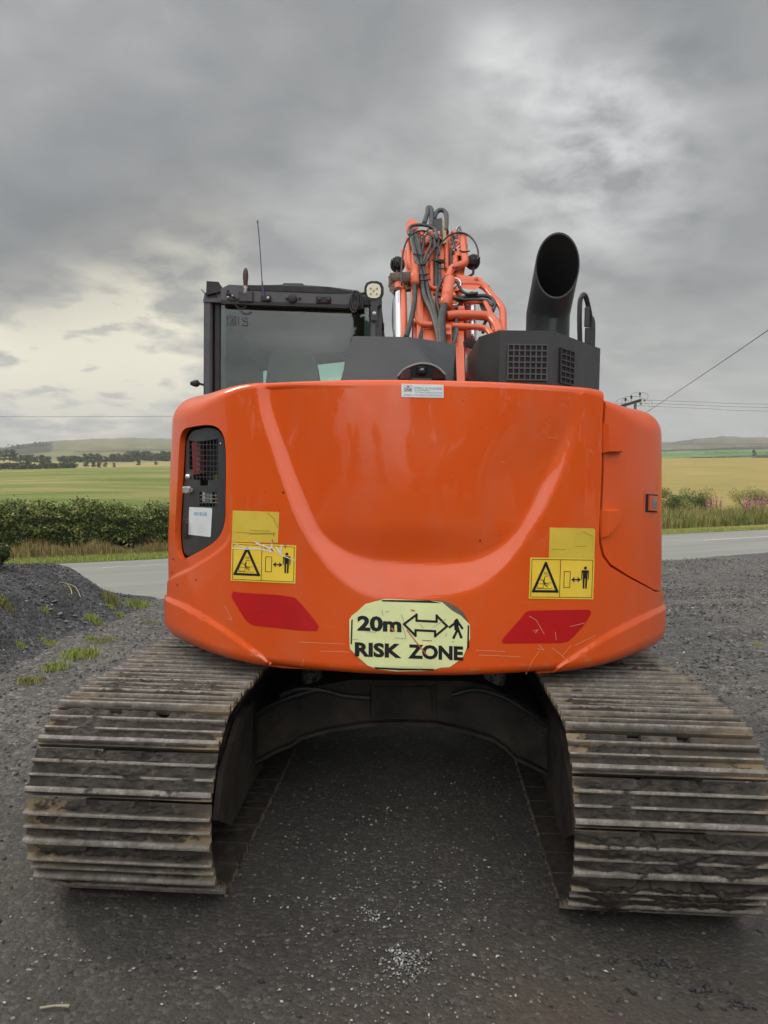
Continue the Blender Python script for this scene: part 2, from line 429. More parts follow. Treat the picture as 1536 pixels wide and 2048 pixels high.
def inside(P, poly):
    x, y = P[:, 0], P[:, 1]; r = np.zeros(len(P), bool); n = len(poly)
    for i in range(n):
        x1, y1 = poly[i]; x2, y2 = poly[(i+1) % n]
        if y1 == y2: continue
        c = ((y1 > y) != (y2 > y)) & (x < (x2-x1)*(y-y1)/(y2-y1)+x1); r ^= c
    return r
def dist(P, line):
    d = np.full(len(P), 1e9)
    for a, b in zip(line[:-1], line[1:]):
        ab = b-a; l = (ab**2).sum()+1e-12
        u = np.clip(((P-a)@ab)/l, 0, 1); d = np.minimum(d, np.hypot(*(P-a-u[:, None]*ab).T))
    return d
MS = np.array([1, HZ])
Uout = spline(pts_ts([(513, 790), (520, 830), (545, 905), (580, 1003), (608, 1063), (645, 1120), (690, 1168), (745, 1196), (850, 1202), (930, 1190), (985, 1160), (1045, 1092), (1105, 990), (1140, 905), (1160, 835)]), 6)
Uout = np.vstack([[Uout[0][0]-.01, 1.3], [Uout[0][0]-.005, 1.1], Uout, [Uout[-1][0]+.01, .98]])
Upoly = np.vstack([Uout, [Uout[-1][0], 1.6], [Uout[0][0], 1.6]])*MS
Uline = Uout*MS
def ext(P, ln):      # extend a contour beyond the silhouette
    P = np.array(P); a, b = P[0], P[1]; d = (a-b)/np.linalg.norm((a-b)*MS); return np.vstack([a+d*ln, P])
RL = pts_ts(spline([(336, 1194), (380, 1215), (440, 1250), (500, 1292), (530, 1315), (548, 1334)], 5)); RL = ext(RL, 1.2); RL[0][1] = RL[1][1]+.04
RRt = pts_ts(spline([(1318, 1216), (1262, 1243), (1210, 1270), (1150, 1308), (1095, 1344)], 5)); RRt = ext(RRt, 1.2); RRt[0][1] = RRt[1][1]+.04
RL = np.vstack([RL, [RL[-1][0]+.05, -.18]]); RRt = np.vstack([RRt, [RRt[-1][0]-.05, -.18]])
CL = pts_ts([(336, 1166), (380, 1140), (425, 1112), (450, 1092), (460, 1070)]); CL = ext(CL, 1.0)
CRt = pts_ts([(1318, 1192), (1270, 1165), (1225, 1135)]); CRt = ext(CRt, 1.0)
def below(P, line, sgn):
    """signed height of P below the contour line (t monotone)"""
    l = line[np.argsort(line[:, 0])]; yl = np.interp(P[:, 0], l[:, 0], l[:, 1], left=l[0, 1]-9*(sgn > 0), right=l[-1, 1]-9*(sgn < 0))
    return yl-P[:, 1]
def relief(t, s):
    P = np.stack([t, s], 1)*MS
    ins = inside(P, Upoly); d = np.where(ins, dist(P, Uline), 0)
    hh = s
    b = .062+.15*sst((.52-hh)/.22)*sst(1-(np.abs(t)-.10)/.45)
    x = np.clip(d/b, 0, 1); e = .06; w = .35
    y = np.maximum(x-(1-w), 0)
    f = np.where(x < e, x*x/(2*e), x-e/2-y*y/(2*w))/(1-e/2-w/2)
    D = .028+.026*sst((.52-hh)/.22)
    floor_ = .022*sst((d-b)/.45)
    off = -(D*f-floor_*f)*np.where(s > 1, 1-sst((s-1)/.25), 1)*(1-.9*sst((s-.66)/.32)*sst((t-.1)/.3))
    for ln, sg in ((RL, -1), (RRt, 1)):
        q = below(P/MS, ln, sg)*HZ
        off = off+.012*np.clip((q+.0002)/.013, 0, 1)*(np.sign(t) == sg)*(s > -.2)
    for ln, sg in ((CL, -1),):
        q = -below(P/MS, ln, sg)*HZ
        off = off-.007*sst(q/.012)*np.clip(1-q/.22, 0, 1)*(np.sign(t) == sg)*(np.abs(t) > min(abs(ln[:, 0]))-.0)
    return off
VENT = spline(pts_ts([(352, 1102), (350, 1060), (354, 980), (358, 900), (361, 872), (372, 856), (398, 851), (425, 851), (441, 861), (450, 885), (452, 940), (451, 1000), (449, 1040), (440, 1068), (424, 1086), (398, 1102), (364, 1119), (356, 1114), (352, 1102)]), 4)[:-1]
dpx = [(1202, 782), (1204, 850), (1203, 950), (1199, 1040), (1198, 1085), (1204, 1112), (1220, 1133), (1262, 1158), (1312, 1185)]
DOORC = pts_ts(dpx)
def shift(P, ds): P = P.copy(); P[:, 1] -= ds; return P
def cdt(contours, t0, t1, s0, s1, dt, ds, extra=()):
    """constrained triangulation of a (t, s) rectangle"""
    nt_, ns = int((t1-t0)/dt)+1, int((s1-s0)/ds)+1
    T, Q = np.meshgrid(np.linspace(t0, t1, nt_), np.linspace(s0, s1, ns)); P = np.stack([T.ravel(), Q.ravel()], 1)
    keep = np.ones(len(P), bool)
    bnd = (np.abs(P[:, 0]-t0) < 1e-9) | (np.abs(P[:, 0]-t1) < 1e-9) | (np.abs(P[:, 1]-s0) < 1e-9) | (np.abs(P[:, 1]-s1) < 1e-9)
    for c in contours+list(extra): keep &= (dist(P*MS, np.vstack([c, c[:1]])*MS if len(c) > 12 and any(c is k for k in contours) else c*MS) > (dt*.95 if any(c is k for k in extra) else dt*.45)) | bnd
    V = [Vector(q) for q in P[keep]]; E_ = []
    for c in contours:
        n = len(V); V += [Vector(q) for q in c]; E_ += [(n+i, n+(i+1) % len(c)) for i in range(len(c))]
    for c in extra:
        n = len(V); V += [Vector(q) for q in c]; E_ += [(n+i, n+i+1) for i in range(len(c)-1)]
    r = geometry.delaunay_2d_cdt(V, E_, [], 0, 1e-6)
    return np.array([tuple(q) for q in r[0]]), np.array(r[2])
def densify(P, step=.012):
    out = []
    for a, b in zip(P[:-1], P[1:]):
        n = max(1, int(np.linalg.norm((b-a)*MS)/step))
        out += [a+(b-a)*i/n for i in range(n)]
    out.append(P[-1]); return np.array(out)
DOORP = np.vstack([[DOORC[0][0], 1.69], DOORC, [TMAX-.05, DOORC[-1][1]-.10], [TMAX-.05, 1.69]])
DP = densify(np.vstack([DOORP, DOORP[:1]]), .03)[:-1]
VENTd = densify(np.vstack([VENT, VENT[:1]]), .008)[:-1]
def rim(V3, Fc, nin, depth):
    """thickness along open edges"""
    cnt = {}
    for f in Fc:
        for i in range(3):
            e = (f[i], f[(i+1) % 3]); k = tuple(sorted(e)); cnt[k] = None if k in cnt else e
    V3 = list(map(tuple, V3)); Fo = [tuple(f) for f in Fc]; mp = {}
    for k, e in cnt.items():
        if e is None: continue
        for i in e:
            if i not in mp: mp[i] = len(V3); V3.append(tuple(np.array(V3[i])-nin[i]*depth))
        Fo.append((e[1], e[0], mp[e[0]], mp[e[1]]))
    return V3, Fo
def shell(contours, sel, name, mat_, off, door=False, depth=.03, extra=(), rect=None, dt=.0098, rel=True):
    t0, t1, s0, s1 = rect or (-TMAX, TMAX, -.12, 1.70)
    P, Fc = cdt(contours, t0, t1, s0, s1, dt, dt/HZ*1.0, extra)
    c = P[Fc].mean(1); Fc = Fc[sel(c)]
    area = np.abs(np.cross(P[Fc[:, 1]]-P[Fc[:, 0]], P[Fc[:, 2]]-P[Fc[:, 0]])); Fc = Fc[area > 1e-10]
    used = np.unique(Fc); mp = np.full(len(P), -1); mp[used] = range(len(used)); P = P[used]; Fc = mp[Fc]
    o = (relief(P[:, 0], P[:, 1]) if rel else 0)+off
    V = surf(P[:, 0], P[:, 1], o, door)
    n = (surf(P[:, 0], P[:, 1], .01, door)-surf(P[:, 0], P[:, 1], 0, door))/.01
    V, Fo = rim(V, Fc.tolist(), n, depth)
    return mesh_obj(name, V, Fo, mat_, EX, True, 50, True)
ridge = [densify(shift(x, k), .012) for x in (RL, RRt) for k in (0, .013/HZ)]+[densify(Uout[2:-1], .012)]
CW = shell([VENTd, DP], lambda c: ~inside(c, VENTd) & ~inside(c, DP), 'counterweight', ORANGE, 0.0, extra=ridge)
dsh = DP.copy()
DC = DP.mean(0); dsh = densify(np.vstack([DOORC[0]+[.028, .9], DOORC+np.array([[.028, .004]]*6+[[.022, .008]]+[[.014, .009]]*2), [TMAX-.055, DOORC[-1][1]-.093], [TMAX-.055, 1.68], DOORC[0]+[.028, .9]]), .03)[:-1]
DOOR = shell([dsh], lambda c: inside(c, dsh), 'side_door', ORANGE2, -.012, door=True, rect=(DOORC[:, 0].min()-.05, TMAX-.02, -.05, 1.70), dt=.02, rel=False, depth=.02)
tag(DOOR, 'darker orange side door panel with latch')
# cavity walls behind seams, and the deck and belly that close the body
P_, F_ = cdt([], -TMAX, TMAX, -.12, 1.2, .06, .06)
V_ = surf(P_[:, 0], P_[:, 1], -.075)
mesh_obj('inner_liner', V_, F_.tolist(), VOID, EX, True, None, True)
tt = np.linspace(-TMAX, TMAX, 90)
g = G(); top = surf(tt, np.full(90, 1.5)); top[:, 2] -= .004; g.add(top, [tuple(range(90))]); g.build('hood_deck', ORANGE2, EX, False, None, True)
g = G(); bot = surf(tt, np.full(90, -.12), 0); g.add(bot+[0, 0, .003], [tuple(range(89, -1, -1))]); g.build('belly_plate', FRAMEM, EX, False, None, True)

bv_me = bpy.data.objects
def bvh_of(objs):
    V, Fc = [], []
    for o in objs:
        n = len(V); V += [v.co.copy() for v in o.data.vertices]; Fc += [tuple(i+n for i in p_.vertices) for p_ in o.data.polygons]
    return BVHTree.FromPolygons(V, Fc)
BV = bvh_of([CW, DOOR])
def decal(name, V, Fc, mat_, off=.0015, parent=None, bv=None, cell=12, bis=True):
    """V: 2-D outline vertices in photo pixels, laid on the surface they are stuck to"""
    bm = bmesh.new(); vs = [bm.verts.new((float(x), -float(y), 0)) for x, y in V]
    for f in Fc:
        try: bm.faces.new([vs[i] for i in f])
        except ValueError: pass
    bmesh.ops.triangulate(bm, faces=bm.faces)
    if bis:
        A = np.array(V, float)
        for ax in (0, 1):
            lo, hi = A[:, ax].min(), A[:, ax].max(); k = math.ceil(lo/cell)*cell
            while k < hi:
                co = (k, 0, 0) if ax == 0 else (0, -k, 0)
                bmesh.ops.bisect_plane(bm, geom=bm.verts[:]+bm.edges[:]+bm.faces[:], plane_co=co, plane_no=(1, 0, 0) if ax == 0 else (0, 1, 0)); k += cell
    b_ = bv or BV; cam_ = Vector(CAM)
    for v in bm.verts:
        d = Vector(raydir(v.co.x, -v.co.y)); h = b_.ray_cast(cam_, d)
        if h[0] is None: v.co = cam_+d*3.2; continue
        n = h[1] if h[1].dot(d) < 0 else -h[1]
        v.co = h[0]+n*off
    bm.normal_update()
    me = bpy.data.meshes.new(name)
    for f in bm.faces:
        if f.normal.dot(f.calc_center_median()-cam_) > 0: f.normal_flip()
    bm.to_mesh(me); bm.free(); me.materials.append(mat_)
    o = bpy.data.objects.new(name, me); C.objects.link(o)
    o.parent = parent or EX
    return o
class D2:
    """flat artwork in a frame given by origin and two pixel vectors"""
    def __init__(s, o=(0, 0), ux=(1, 0), uy=(0, 1)): s.o, s.ux, s.uy = map(lambda a: np.array(a, float), (o, ux, uy)); s.V = []; s.F = []
    def m(s, x, y): return s.o+s.ux*x+s.uy*y
    def poly(s, P):
        n = len(s.V); s.V += [s.m(*q) for q in P]; s.F.append(list(range(n, n+len(P)))); return s
    def line(s, P, w, closed=False):
        P = [np.array(q, float) for q in P]
        if closed: P = P+[P[0]]
        for i, (a, b) in enumerate(zip(P[:-1], P[1:])):
            d = (b-a)/max(np.linalg.norm(b-a), 1e-9); n = np.array([-d[1], d[0]])*w/2; e = d*w*.45
            s.poly([a-n-e, b-n+e, b+n+e, a+n-e])
        return s
    def disc(s, c, r, n=14): return s.poly([(c[0]+r*math.cos(2*math.pi*k/n), c[1]+r*math.sin(2*math.pi*k/n)) for k in range(n)])
    def text(s, txt, x, y, h, w=None, bold=.0, align='LEFT'):
        cu = bpy.data.curves.new('t', 'FONT'); cu.body = txt; cu.offset = bold; cu.resolution_u = 3; ob = bpy.data.objects.new('t', cu); C.objects.link(ob)
        bpy.context.view_layer.update(); dg = bpy.context.evaluated_depsgraph_get(); me = bpy.data.meshes.new_from_object(ob.evaluated_get(dg))
        A = np.array([v.co[:2] for v in me.vertices]); lo, hi = A.min(0), A.max(0)
        k = h/(hi[1]-lo[1]); kx = (w/(hi[0]-lo[0])) if w else k; n = len(s.V)
        for q in A: s.V.append(s.m(x+(q[0]-lo[0])*kx, y+h-(q[1]-lo[1])*k))
        for p_ in me.polygons: s.F.append([i+n for i in p_.vertices])
        bpy.data.objects.remove(ob); bpy.data.curves.remove(cu); bpy.data.meshes.remove(me); return s
    def put(s, name, mat_, off, parent=None, **k): return decal(name, s.V, s.F, mat_, off, parent, **k)

# ---- risk zone sign
SG = [(699, 1238), (703, 1232), (716, 1222), (730, 1209), (752, 1201), (770, 1199), (860, 1200), (884, 1205), (905, 1220), (920, 1232), (936, 1243), (939, 1250), (939, 1275), (935, 1296), (925, 1312), (912, 1326), (900, 1333), (880, 1336), (868, 1338), (845, 1342), (790, 1341), (754, 1338), (735, 1330), (716, 1315), (702, 1297), (698, 1285)]
und = D2().poly([(750, 1202), (765, 1198), (885, 1201), (905, 1208), (925, 1222), (938, 1245), (900, 1240), (830, 1225)])
und.put('torn_film', BROWNF, .0012)
SIGN = D2().poly([(x+1.5*math.sin(i*2.3), y+1.2*math.cos(i*3.1)) for i, (x, y) in enumerate(SG)]).put('risk_zone_sign', PALE, .0030)
bl = D2(); bl.poly([(764, 1199.5), (860, 1201), (884, 1206), (862, 1205.5), (764, 1202.5)]).poly([(703, 1240), (706, 1238), (704.5, 1288), (701.5, 1288)]).poly([(935, 1250), (938, 1250), (937.5, 1296), (933.5, 1298)]).poly([(748, 1333.5), (800, 1336), (868, 1337), (868, 1340), (800, 1339.5), (752, 1337)])
for f_ in bl.F: k_ = D2(); k_.poly([bl.V[i] for i in f_]); k_.put('border_line', INK, .0040, SIGN)
tx = D2((715, 1229), (1, .035), (.0, 1)); tx.text('20m', 0, 1.5, 31, 88, .045); tx.put('sign_lettering', INK, .0042, SIGN)
tx = D2((710, 1283), (1, .040), (.0, 1)); tx.text('RISK', 0, .5, 29, 93, .045).text('ZONE', 106, .5, 29, 110, .045); tx.put('sign_lettering', INK, .0042, SIGN)
arw = D2(); q = [(808, 1248), (833, 1229), (833, 1241), (873, 1243), (873, 1231), (894, 1252), (870, 1272), (870, 1262), (831, 1260), (831, 1271)]
arw.line(q, 4.6, True); arw.put('double_arrow', INK, .0042, SIGN)
st = D2(); st.line([(913, 1243), (899, 1254)], 4.5).line([(915, 1243), (924, 1256)], 4.5).line([(913, 1240), (915, 1258), (907, 1275)], 5).line([(915, 1256), (922, 1274)], 5).disc((913, 1241), 4).line([(910, 1243), (911, 1258)], 5)
st.put('walking_figure', INK, .0042, SIGN)
SR = mat('scratch_red', (.50, .12, .05), .5)
for P_, w_ in (([(814, 1260), (835, 1287), (852, 1308)], 2.2), ([(845, 1280), (863, 1281)], 1.6), ([(823, 1220), (828, 1221)], 3), ([(784, 1257), (788, 1261)], 4)): D2().line(P_, w_).put('scratch', SR, .0046, SIGN)
for P_, w_ in (([(805, 1252), (811, 1270), (812, 1277), (790, 1275)], 1.0), ([(866, 1254), (892, 1238)], 1.0), ([(840, 1248), (847, 1256)], 1.0), ([(735, 1263), (752, 1264)], .9), ([(764, 1220), (766, 1231)], 1), ([(772, 1224), (778, 1222)], 1.1), ([(803, 1229), (809, 1245)], 1.0), ([(890, 1272), (893, 1267)], 1.2), ([(905, 1282), (906, 1284)], 1.5), ([(834, 1342), (840, 1336)], 1.4), ([(700, 1278), (716, 1279)], .9)):
    D2().line(P_, w_).put('scratch', GREYI, .0048, SIGN)

# ---- yellow warning labels (the same artwork, each in its own frame)
def man(d, x, y, h):
    u = h/44.
    d.disc((x, y+3*u), 3.1*u).poly([(x-7.5*u, y+9*u), (x-6*u, y+7.5*u), (x+6*u, y+7.5*u), (x+7.5*u, y+9*u), (x+7.5*u, y+26*u), (x+6*u, y+26*u), (x+5.4*u, y+12*u), (x+4.6*u, y+12*u), (x+4.6*u, y+24*u), (x-4.6*u, y+24*u), (x-4.6*u, y+12*u), (x-5.4*u, y+12*u), (x-6*u, y+26*u), (x-7.5*u, y+26*u)])
    d.poly([(x-4.6*u, y+24*u), (x-.8*u, y+24*u), (x-.8*u, y+44*u), (x-4*u, y+44*u)]).poly([(x+.8*u, y+24*u), (x+4.6*u, y+24*u), (x+4*u, y+44*u), (x+.8*u, y+44*u)])
def warn(o, ux, uy, tri_tilt=0, plate=None, tape=False):
    base_ = D2(o, ux, uy); base_.poly([(0, 0), (129, 0), (129, 82), (0, 82)]); b = base_.put('warning_label', YEL, .0024)
    d = D2(o, ux, uy)
    d.line([(3.5, 3.5), (125.5, 3.5), (125.5, 78.5), (3.5, 78.5)], 1.0, True).line([(61, 3.5), (61, 78.5)], 1.0)
    d.line([(31.5, 11), (8, 67), (56, 67)], 5.0, True)
    d.line([(69, 27), (81, 27), (81, 59), (69, 59)], 1.1, True)
    d.line([(87, 43), (99, 43)], 2.6).poly([(83.5, 43), (90, 37.5), (90, 40), (87.5, 43), (90, 46), (90, 48.5)]).poly([(102.5, 43), (96, 37.5), (96, 40), (98.5, 43), (96, 46), (96, 48.5)])
    man(d, 111, 16.5, 44)
    d.line([(30, 40), (28, 48), (31, 54), (36, 57)], 1.8).line([(22, 43), (27, 46)], 1.3).line([(30, 37), (38, 36)], .9).line([(30, 39), (30, 50), (44, 50)], .7).line([(28, 50), (38, 53)], 1.3)
    d.line([(16, 52), (28, 52), (28, 60), (16, 60)], .7, True).line([(15, 61.5), (46, 61.5)], .8).line([(29, 30.5), (31, 29)], .9).line([(35, 30.5), (33, 29)], .9).line([(29, 31), (31, 33)], .9).line([(35, 31), (33, 33)], .9)
    d.put('warning_symbols', INK, .0036, b); return b
wl = warn((464, 1085), (1, .045), (-.022, .93))
wr = warn((1060, 1115), (.995, .012), (-.035, 1.0))
tag(wl, 'scratched left yellow crush warning label with torn white film'); tag(wr, 'right yellow crush warning label')
pl1 = D2().poly([(466, 1021), (557, 1024), (559, 1026), (556, 1086), (464, 1084)]).put('faded_label', YELD, .0018)
pl2 = D2().poly([(1099, 1055), (1187, 1057), (1190, 1060), (1188, 1116), (1097, 1116)]).put('faded_label', YELD, .0018)
CRS = mat('crease', (.28, .19, .03), .5)
for P_ in ([(471, 1064), (500, 1066), (552, 1066)], [(498, 1068), (545, 1068)], [(500, 1061), (540, 1062)], [(535, 1025), (548, 1037), (556, 1055)]): D2().line(P_, .9).put('crease', CRS, .0028, pl1)
for P_ in ([(1165, 1063), (1185, 1073)], [(1103, 1098), (1130, 1099)], [(1150, 1093), (1170, 1092)]): D2().line(P_, .7).put('crease', CRS, .0028, pl2)
tp = D2(); tp.line([(466, 1096), (490, 1098), (520, 1098), (545, 1103)], 2.2).line([(468, 1086), (492, 1095), (524, 1097)], 1.4).line([(510, 1083), (520, 1090), (540, 1094), (560, 1108), (567, 1112), (592, 1121)], 1.6).line([(564, 1091), (562, 1106), (553, 1094)], 2.8).line([(545, 1084), (544, 1103)], 3.6).line([(528, 1090), (545, 1099), (540, 1103)], 3).poly([(510, 1083), (520, 1086), (524, 1092), (514, 1088)])
tp.put('torn_white_film', TAPE, .0042, wl)
for P_, w_ in (([(546, 1080), (545, 1087)], 2.6), ([(570, 1084), (572, 1096)], 2.4), ([(544, 1098), (546, 1101)], 3.4), ([(531, 1095), (533, 1097)], 2.4), ([(548, 1066), (549, 1071)], 2)): D2().line(P_, w_).put('torn_spot', SR, .0046, wl)
rl = D2().poly([(466, 1183), (480, 1185), (560, 1190), (590, 1195), (602, 1207), (626, 1236), (638, 1252), (634, 1262), (600, 1261), (508, 1251), (494, 1243), (484, 1228), (463, 1193)]).put('red_reflector', RED, .0016)
rr = D2().poly([(1060, 1221), (1176, 1219), (1182, 1222), (1180, 1231), (1164, 1255), (1148, 1272), (1136, 1283), (1120, 1286), (1006, 1287), (1003, 1281), (1010, 1272), (1040, 1238), (1050, 1225)]).put('red_reflector', RED, .0016)
# scratches on the paint
sc_ = D2()
for a in [[(1052, 1348), (1064, 1322), (1078, 1302)], [(1078, 1290), (1088, 1300), (1075, 1297)], [(1104, 1296), (1120, 1308), (1135, 1322)], [(1124, 1312), (1142, 1290)], [(1066, 1262), (1076, 1259), (1070, 1266)], [(1110, 1264), (1112, 1280)], [(1058, 1232), (1072, 1240), (1088, 1268)], [(1140, 1253), (1168, 1246)], [(640, 1302), (700, 1304)], [(600, 1284), (690, 1288)], [(950, 1300), (1010, 1303)], [(608, 1318), (604, 1330)], [(1150, 1290), (1192, 1270)], [(958, 1310), (1040, 1313)], [(455, 1236), (465, 1240), (450, 1212)], [(1096, 875), (1110, 876)], [(1178, 900), (1184, 904)], [(1002, 923), (1009, 924)]]:
    D2().line(a, .8).put('scratch', SCR, .0019)
for x, y, r_ in ((960, 1081, 2), (567, 985, 2.2), (347, 1118, 1.6), (345, 1145, 1.4), (355, 1170, 2), (392, 1160, 1.6), (407, 1236, 1.8), (352, 1060, 1.3)): D2().disc((x, y), r_, 7).put('paint_chip', INK, .0019)
# ---- dealer sticker
stk = D2((803, 768), (1, .024), (0, 1)).poly([(0, 0), (84, 0), (84, 26), (0, 26)]).put('dealer_sticker', WHITE, .0020)
d = D2((803, 768), (1, .024), (0, 1)); d.line([(5, 3), (21, 3), (21, 15), (5, 15)], .6, True); d.put('logo_frame', GREYI, .0030, stk)
D2((803, 768), (1, .024), (0, 1)).text('DGE', 6.5, 7.5, 6, 13.5, .02).put('sticker_lettering', mat('navy_ink', (.03, .04, .14), .5), .0032, stk)
D2((803, 768), (1, .024), (0, 1)).poly([(10, 4), (12, 4.6), (13, 3.8), (14, 4.6), (16, 4), (15.5, 6.4), (10.5, 6.4)]).put('dragon_mark', REDI, .0032, stk)
D2((803, 768), (1, .024), (0, 1)).text('DYFRIG GLYN EVANS', 25, 5, 5, 56, 0).put('sticker_lettering', GREYI, .0032, stk)
D2((803, 768), (1, .024), (0, 1)).poly([(26, 11.4), (56, 11.4), (56, 12.2), (26, 12.2)]).put('green_rule', GREENI, .0032, stk)
D2((803, 768), (1, .024), (0, 1)).text('Tel: Plant Contractors & Sales', 27, 14.2, 3, 55, 0).text('GENERAL & IMPLEMENTS NORTH WALES', 4, 20, 3.2, 77, 0).put('sticker_lettering', GREYI, .0032, stk)

# ---- left access door (black plate set in the tail)
def tspoly(px, k=4): return spline(pts_ts(list(px)+[px[0]]), k)[:-1]
DPL = densify(np.vstack([(q := tspoly([(356, 1096), (354, 1060), (358, 980), (362, 900), (365, 878), (375, 862), (398, 856), (420, 857), (434, 870), (441, 895), (442, 950), (441, 1020), (437, 1055), (428, 1076), (405, 1093), (370, 1111), (360, 1108)])), q[:1]]), .012)[:-1]
GR = [np.array(pts_ts(p_)) for p_ in ([(368, 880), (427, 877), (427, 960), (407, 960), (407, 971), (390, 971), (390, 960), (377, 959), (377, 938), (368, 938)], [(389, 984), (425, 984), (425, 1013), (389, 1013)])]
GRd = [densify(np.vstack([p_, p_[:1]]), .012)[:-1] for p_ in GR]
AD = shell([DPL]+GRd, lambda c: inside(c, DPL) & ~inside(c, GRd[0]) & ~inside(c, GRd[1]), 'access_door', BLACKP, -.026, rect=(DPL[:, 0].min()-.02, DPL[:, 0].max()+.02, DPL[:, 1].min()-.02, DPL[:, 1].max()+.02), dt=.015, rel=False, depth=.006)
bvA = bvh_of([AD])
g = G()
def onpl(px, py, off): t_, s_ = pts_ts([(px, py)])[0]; return surf(t_, s_, off)[0]
for x in np.arange(375.4, 427, 6.9): g.tube([onpl(x, y, -.029) for y in (878, 905, 932, 960 if x > 377 else 938)], .0022, 5, 0)
for y in np.arange(889, 962, 10.8): g.tube([onpl(x, y, -.029) for x in (367, 387, 407, 428)], .0022, 5, 0)
for x in np.arange(394, 425, 6.9): g.tube([onpl(x, 984, -.029), onpl(x, 1013, -.029)], .0022, 5, 0)
for y in np.arange(991, 1013, 7.5): g.tube([onpl(x, y, -.029) for x in (388, 406, 426)], .0022, 5, 0)
g.build('door_grille', BLACKP, AD, upper=True)
g = G(); g.tube([onpl(377, 885, -.055), onpl(380, 950, -.055)], .035, 12, 0); g.build('red_canister', mat('canister_red', (.12, .01, .012), .5), EX, upper=True)
g = G(); g.tube([onpl(416, 950, -.05), onpl(417, 1012, -.05)], .012, 10, 0).tube([onpl(400, 960, -.05), onpl(400, 975, -.05)], .006, 8, 0); g.build('filler_pipe', BRONZE, EX, upper=True)
g = G(); g.box(onpl(398, 993, -.05), (.05, .02, .05)); g.build('filter_block', STEEL, EX, upper=True)
D2().poly([(379, 1015), (380, 1014), (424, 1016), (425, 1018), (422, 1073), (420, 1074), (377, 1069), (377, 1067)]).put('fluid_sticker', WHITE, .0016, AD, bv=bvA)
fs = D2((379, 1014), (1, .05), (-.03, 1)); fs.text('AD BLUE', 10, 9, 7, 26, .01); fs.put('sticker_lettering', BLUEI, .0026, AD, bv=bvA)
fs = D2((379, 1014), (1, .05), (-.03, 1))
for i, (a, b) in enumerate([(14, 31), (12, 36), (5, 40), (6, 38), (5, 41), (8, 36), (5, 40)]): fs.line([(a, 24+i*4.4), (b, 24+i*4.4)], .35)
fs.put('sticker_small_print', mat('pale_print', (.5, .53, .54), .5), .0026, AD, bv=bvA)
g = G(); c_ = onpl(370, 980, -.012); g.box(c_, (.045, .03, .035), bev=.006).box(c_+[.03, -.004, 0], (.02, .015, .02), bev=.004); g.cyl(c_+[0, .02, .0], c_+[0, -.022, 0], .014, 12); g.build('door_latch', STEEL, AD, upper=True)
g = G(); c_ = onpl(369, 953, -.018); g.lathe([(0, -.006), (.012, -.004), (.012, .006), (0, .008)], c_, 12, Matrix.Rotation(R(90), 3, 'X')); g.build('lock_cover', CHROME, AD, upper=True)
g = G(); a, b = onpl(360, 1043, -.022), onpl(372, 1074, -.022); c_ = (a+b)/2
g.box(c_, (.040, .012, .095), bev=.004); g.build('marker_bezel', BLACKD, AD, upper=True); G().box(c_+[0, -.008, -.0], (.018, .008, .07), bev=.003).build('marker_lens', REDL, AD, upper=True)
g = G()
for y0, y1 in ((905, 940), (955, 985), (988, 1022)): g.tube([onpl(447, y0, -.022), onpl(447, y1, -.022)], .006, 8, 0)
g.split('door_hinge', BLACKP, AD, upper=True)
g = G(); c_ = onpl(434, 887, -.020); g.lathe([(0, 0), (.004, .001), (.003, .004), (0, .005)], c_, 8, Matrix.Rotation(R(90), 3, 'X')); g.build('rivet', CHROME, AD, upper=True)
# fuel / service items of the side door: two raised fins, latch
def fin(px, h=.030, name='door_fin'):
    P = pts_ts(px); c = P.mean(0); V = []; out = surf(P[:, 0], P[:, 1], -.012, True); inn = surf(c[0]+(P[:, 0]-c[0])*.78, c[1]+(P[:, 1]-c[1])*.86, h-.010, True)
    n = len(P); Fc = [(i, (i+1) % n, (i+1) % n+n, i+n) for i in range(n)]+[tuple(range(n, 2*n))]
    return mesh_obj(name, np.vstack([out, inn]), Fc, ORANGE2, DOOR, True, 25, True)
fin([(1206, 832), (1216, 838), (1228, 852), (1238, 872), (1244, 893), (1243, 897), (1208, 897)])
fin([(1203, 1017), (1238, 1017), (1240, 1021), (1236, 1036), (1226, 1054), (1205, 1076)])
def sbox(px, off0, off1, name, m_, parent=DOOR):
    P = pts_ts(px); a = surf(P[:, 0], P[:, 1], off0, True); b = surf(P[:, 0], P[:, 1], off1, True); n = len(P)
    return mesh_obj(name, np.vstack([a, b]), [(i, (i+1) % n, (i+1) % n+n, i+n) for i in range(n)]+[tuple(range(n, 2*n))], m_, parent, False, None, True)
sbox([(1293, 975), (1321, 977), (1320, 1031), (1291, 1031)], -.012, -.0095, 'latch_frame', BOOM)
sbox([(1296, 983), (1319, 985), (1318, 1023), (1295, 1022)], -.012, -.0080, 'latch_dark_plate', VOID)  # raised near-black plate, painted as the shade of a recess
LT = sbox([(1301, 986), (1316, 988), (1315, 1020), (1300, 1019)], -.012, .000, 'door_latch', BOOM)
sbox([(1305, 993), (1313, 994), (1312, 1012), (1305, 1012)], -.005, .004, 'latch_key', STEEL, LT)
# black tank cap seen over the right shoulder
g = G(); a = U(1213, 812, -.55); g.box((1.02, -.33, 2.058), (.30, .16, .035), bev=.01); g.build('tank_cover', BLACKD, EX, upper=True)

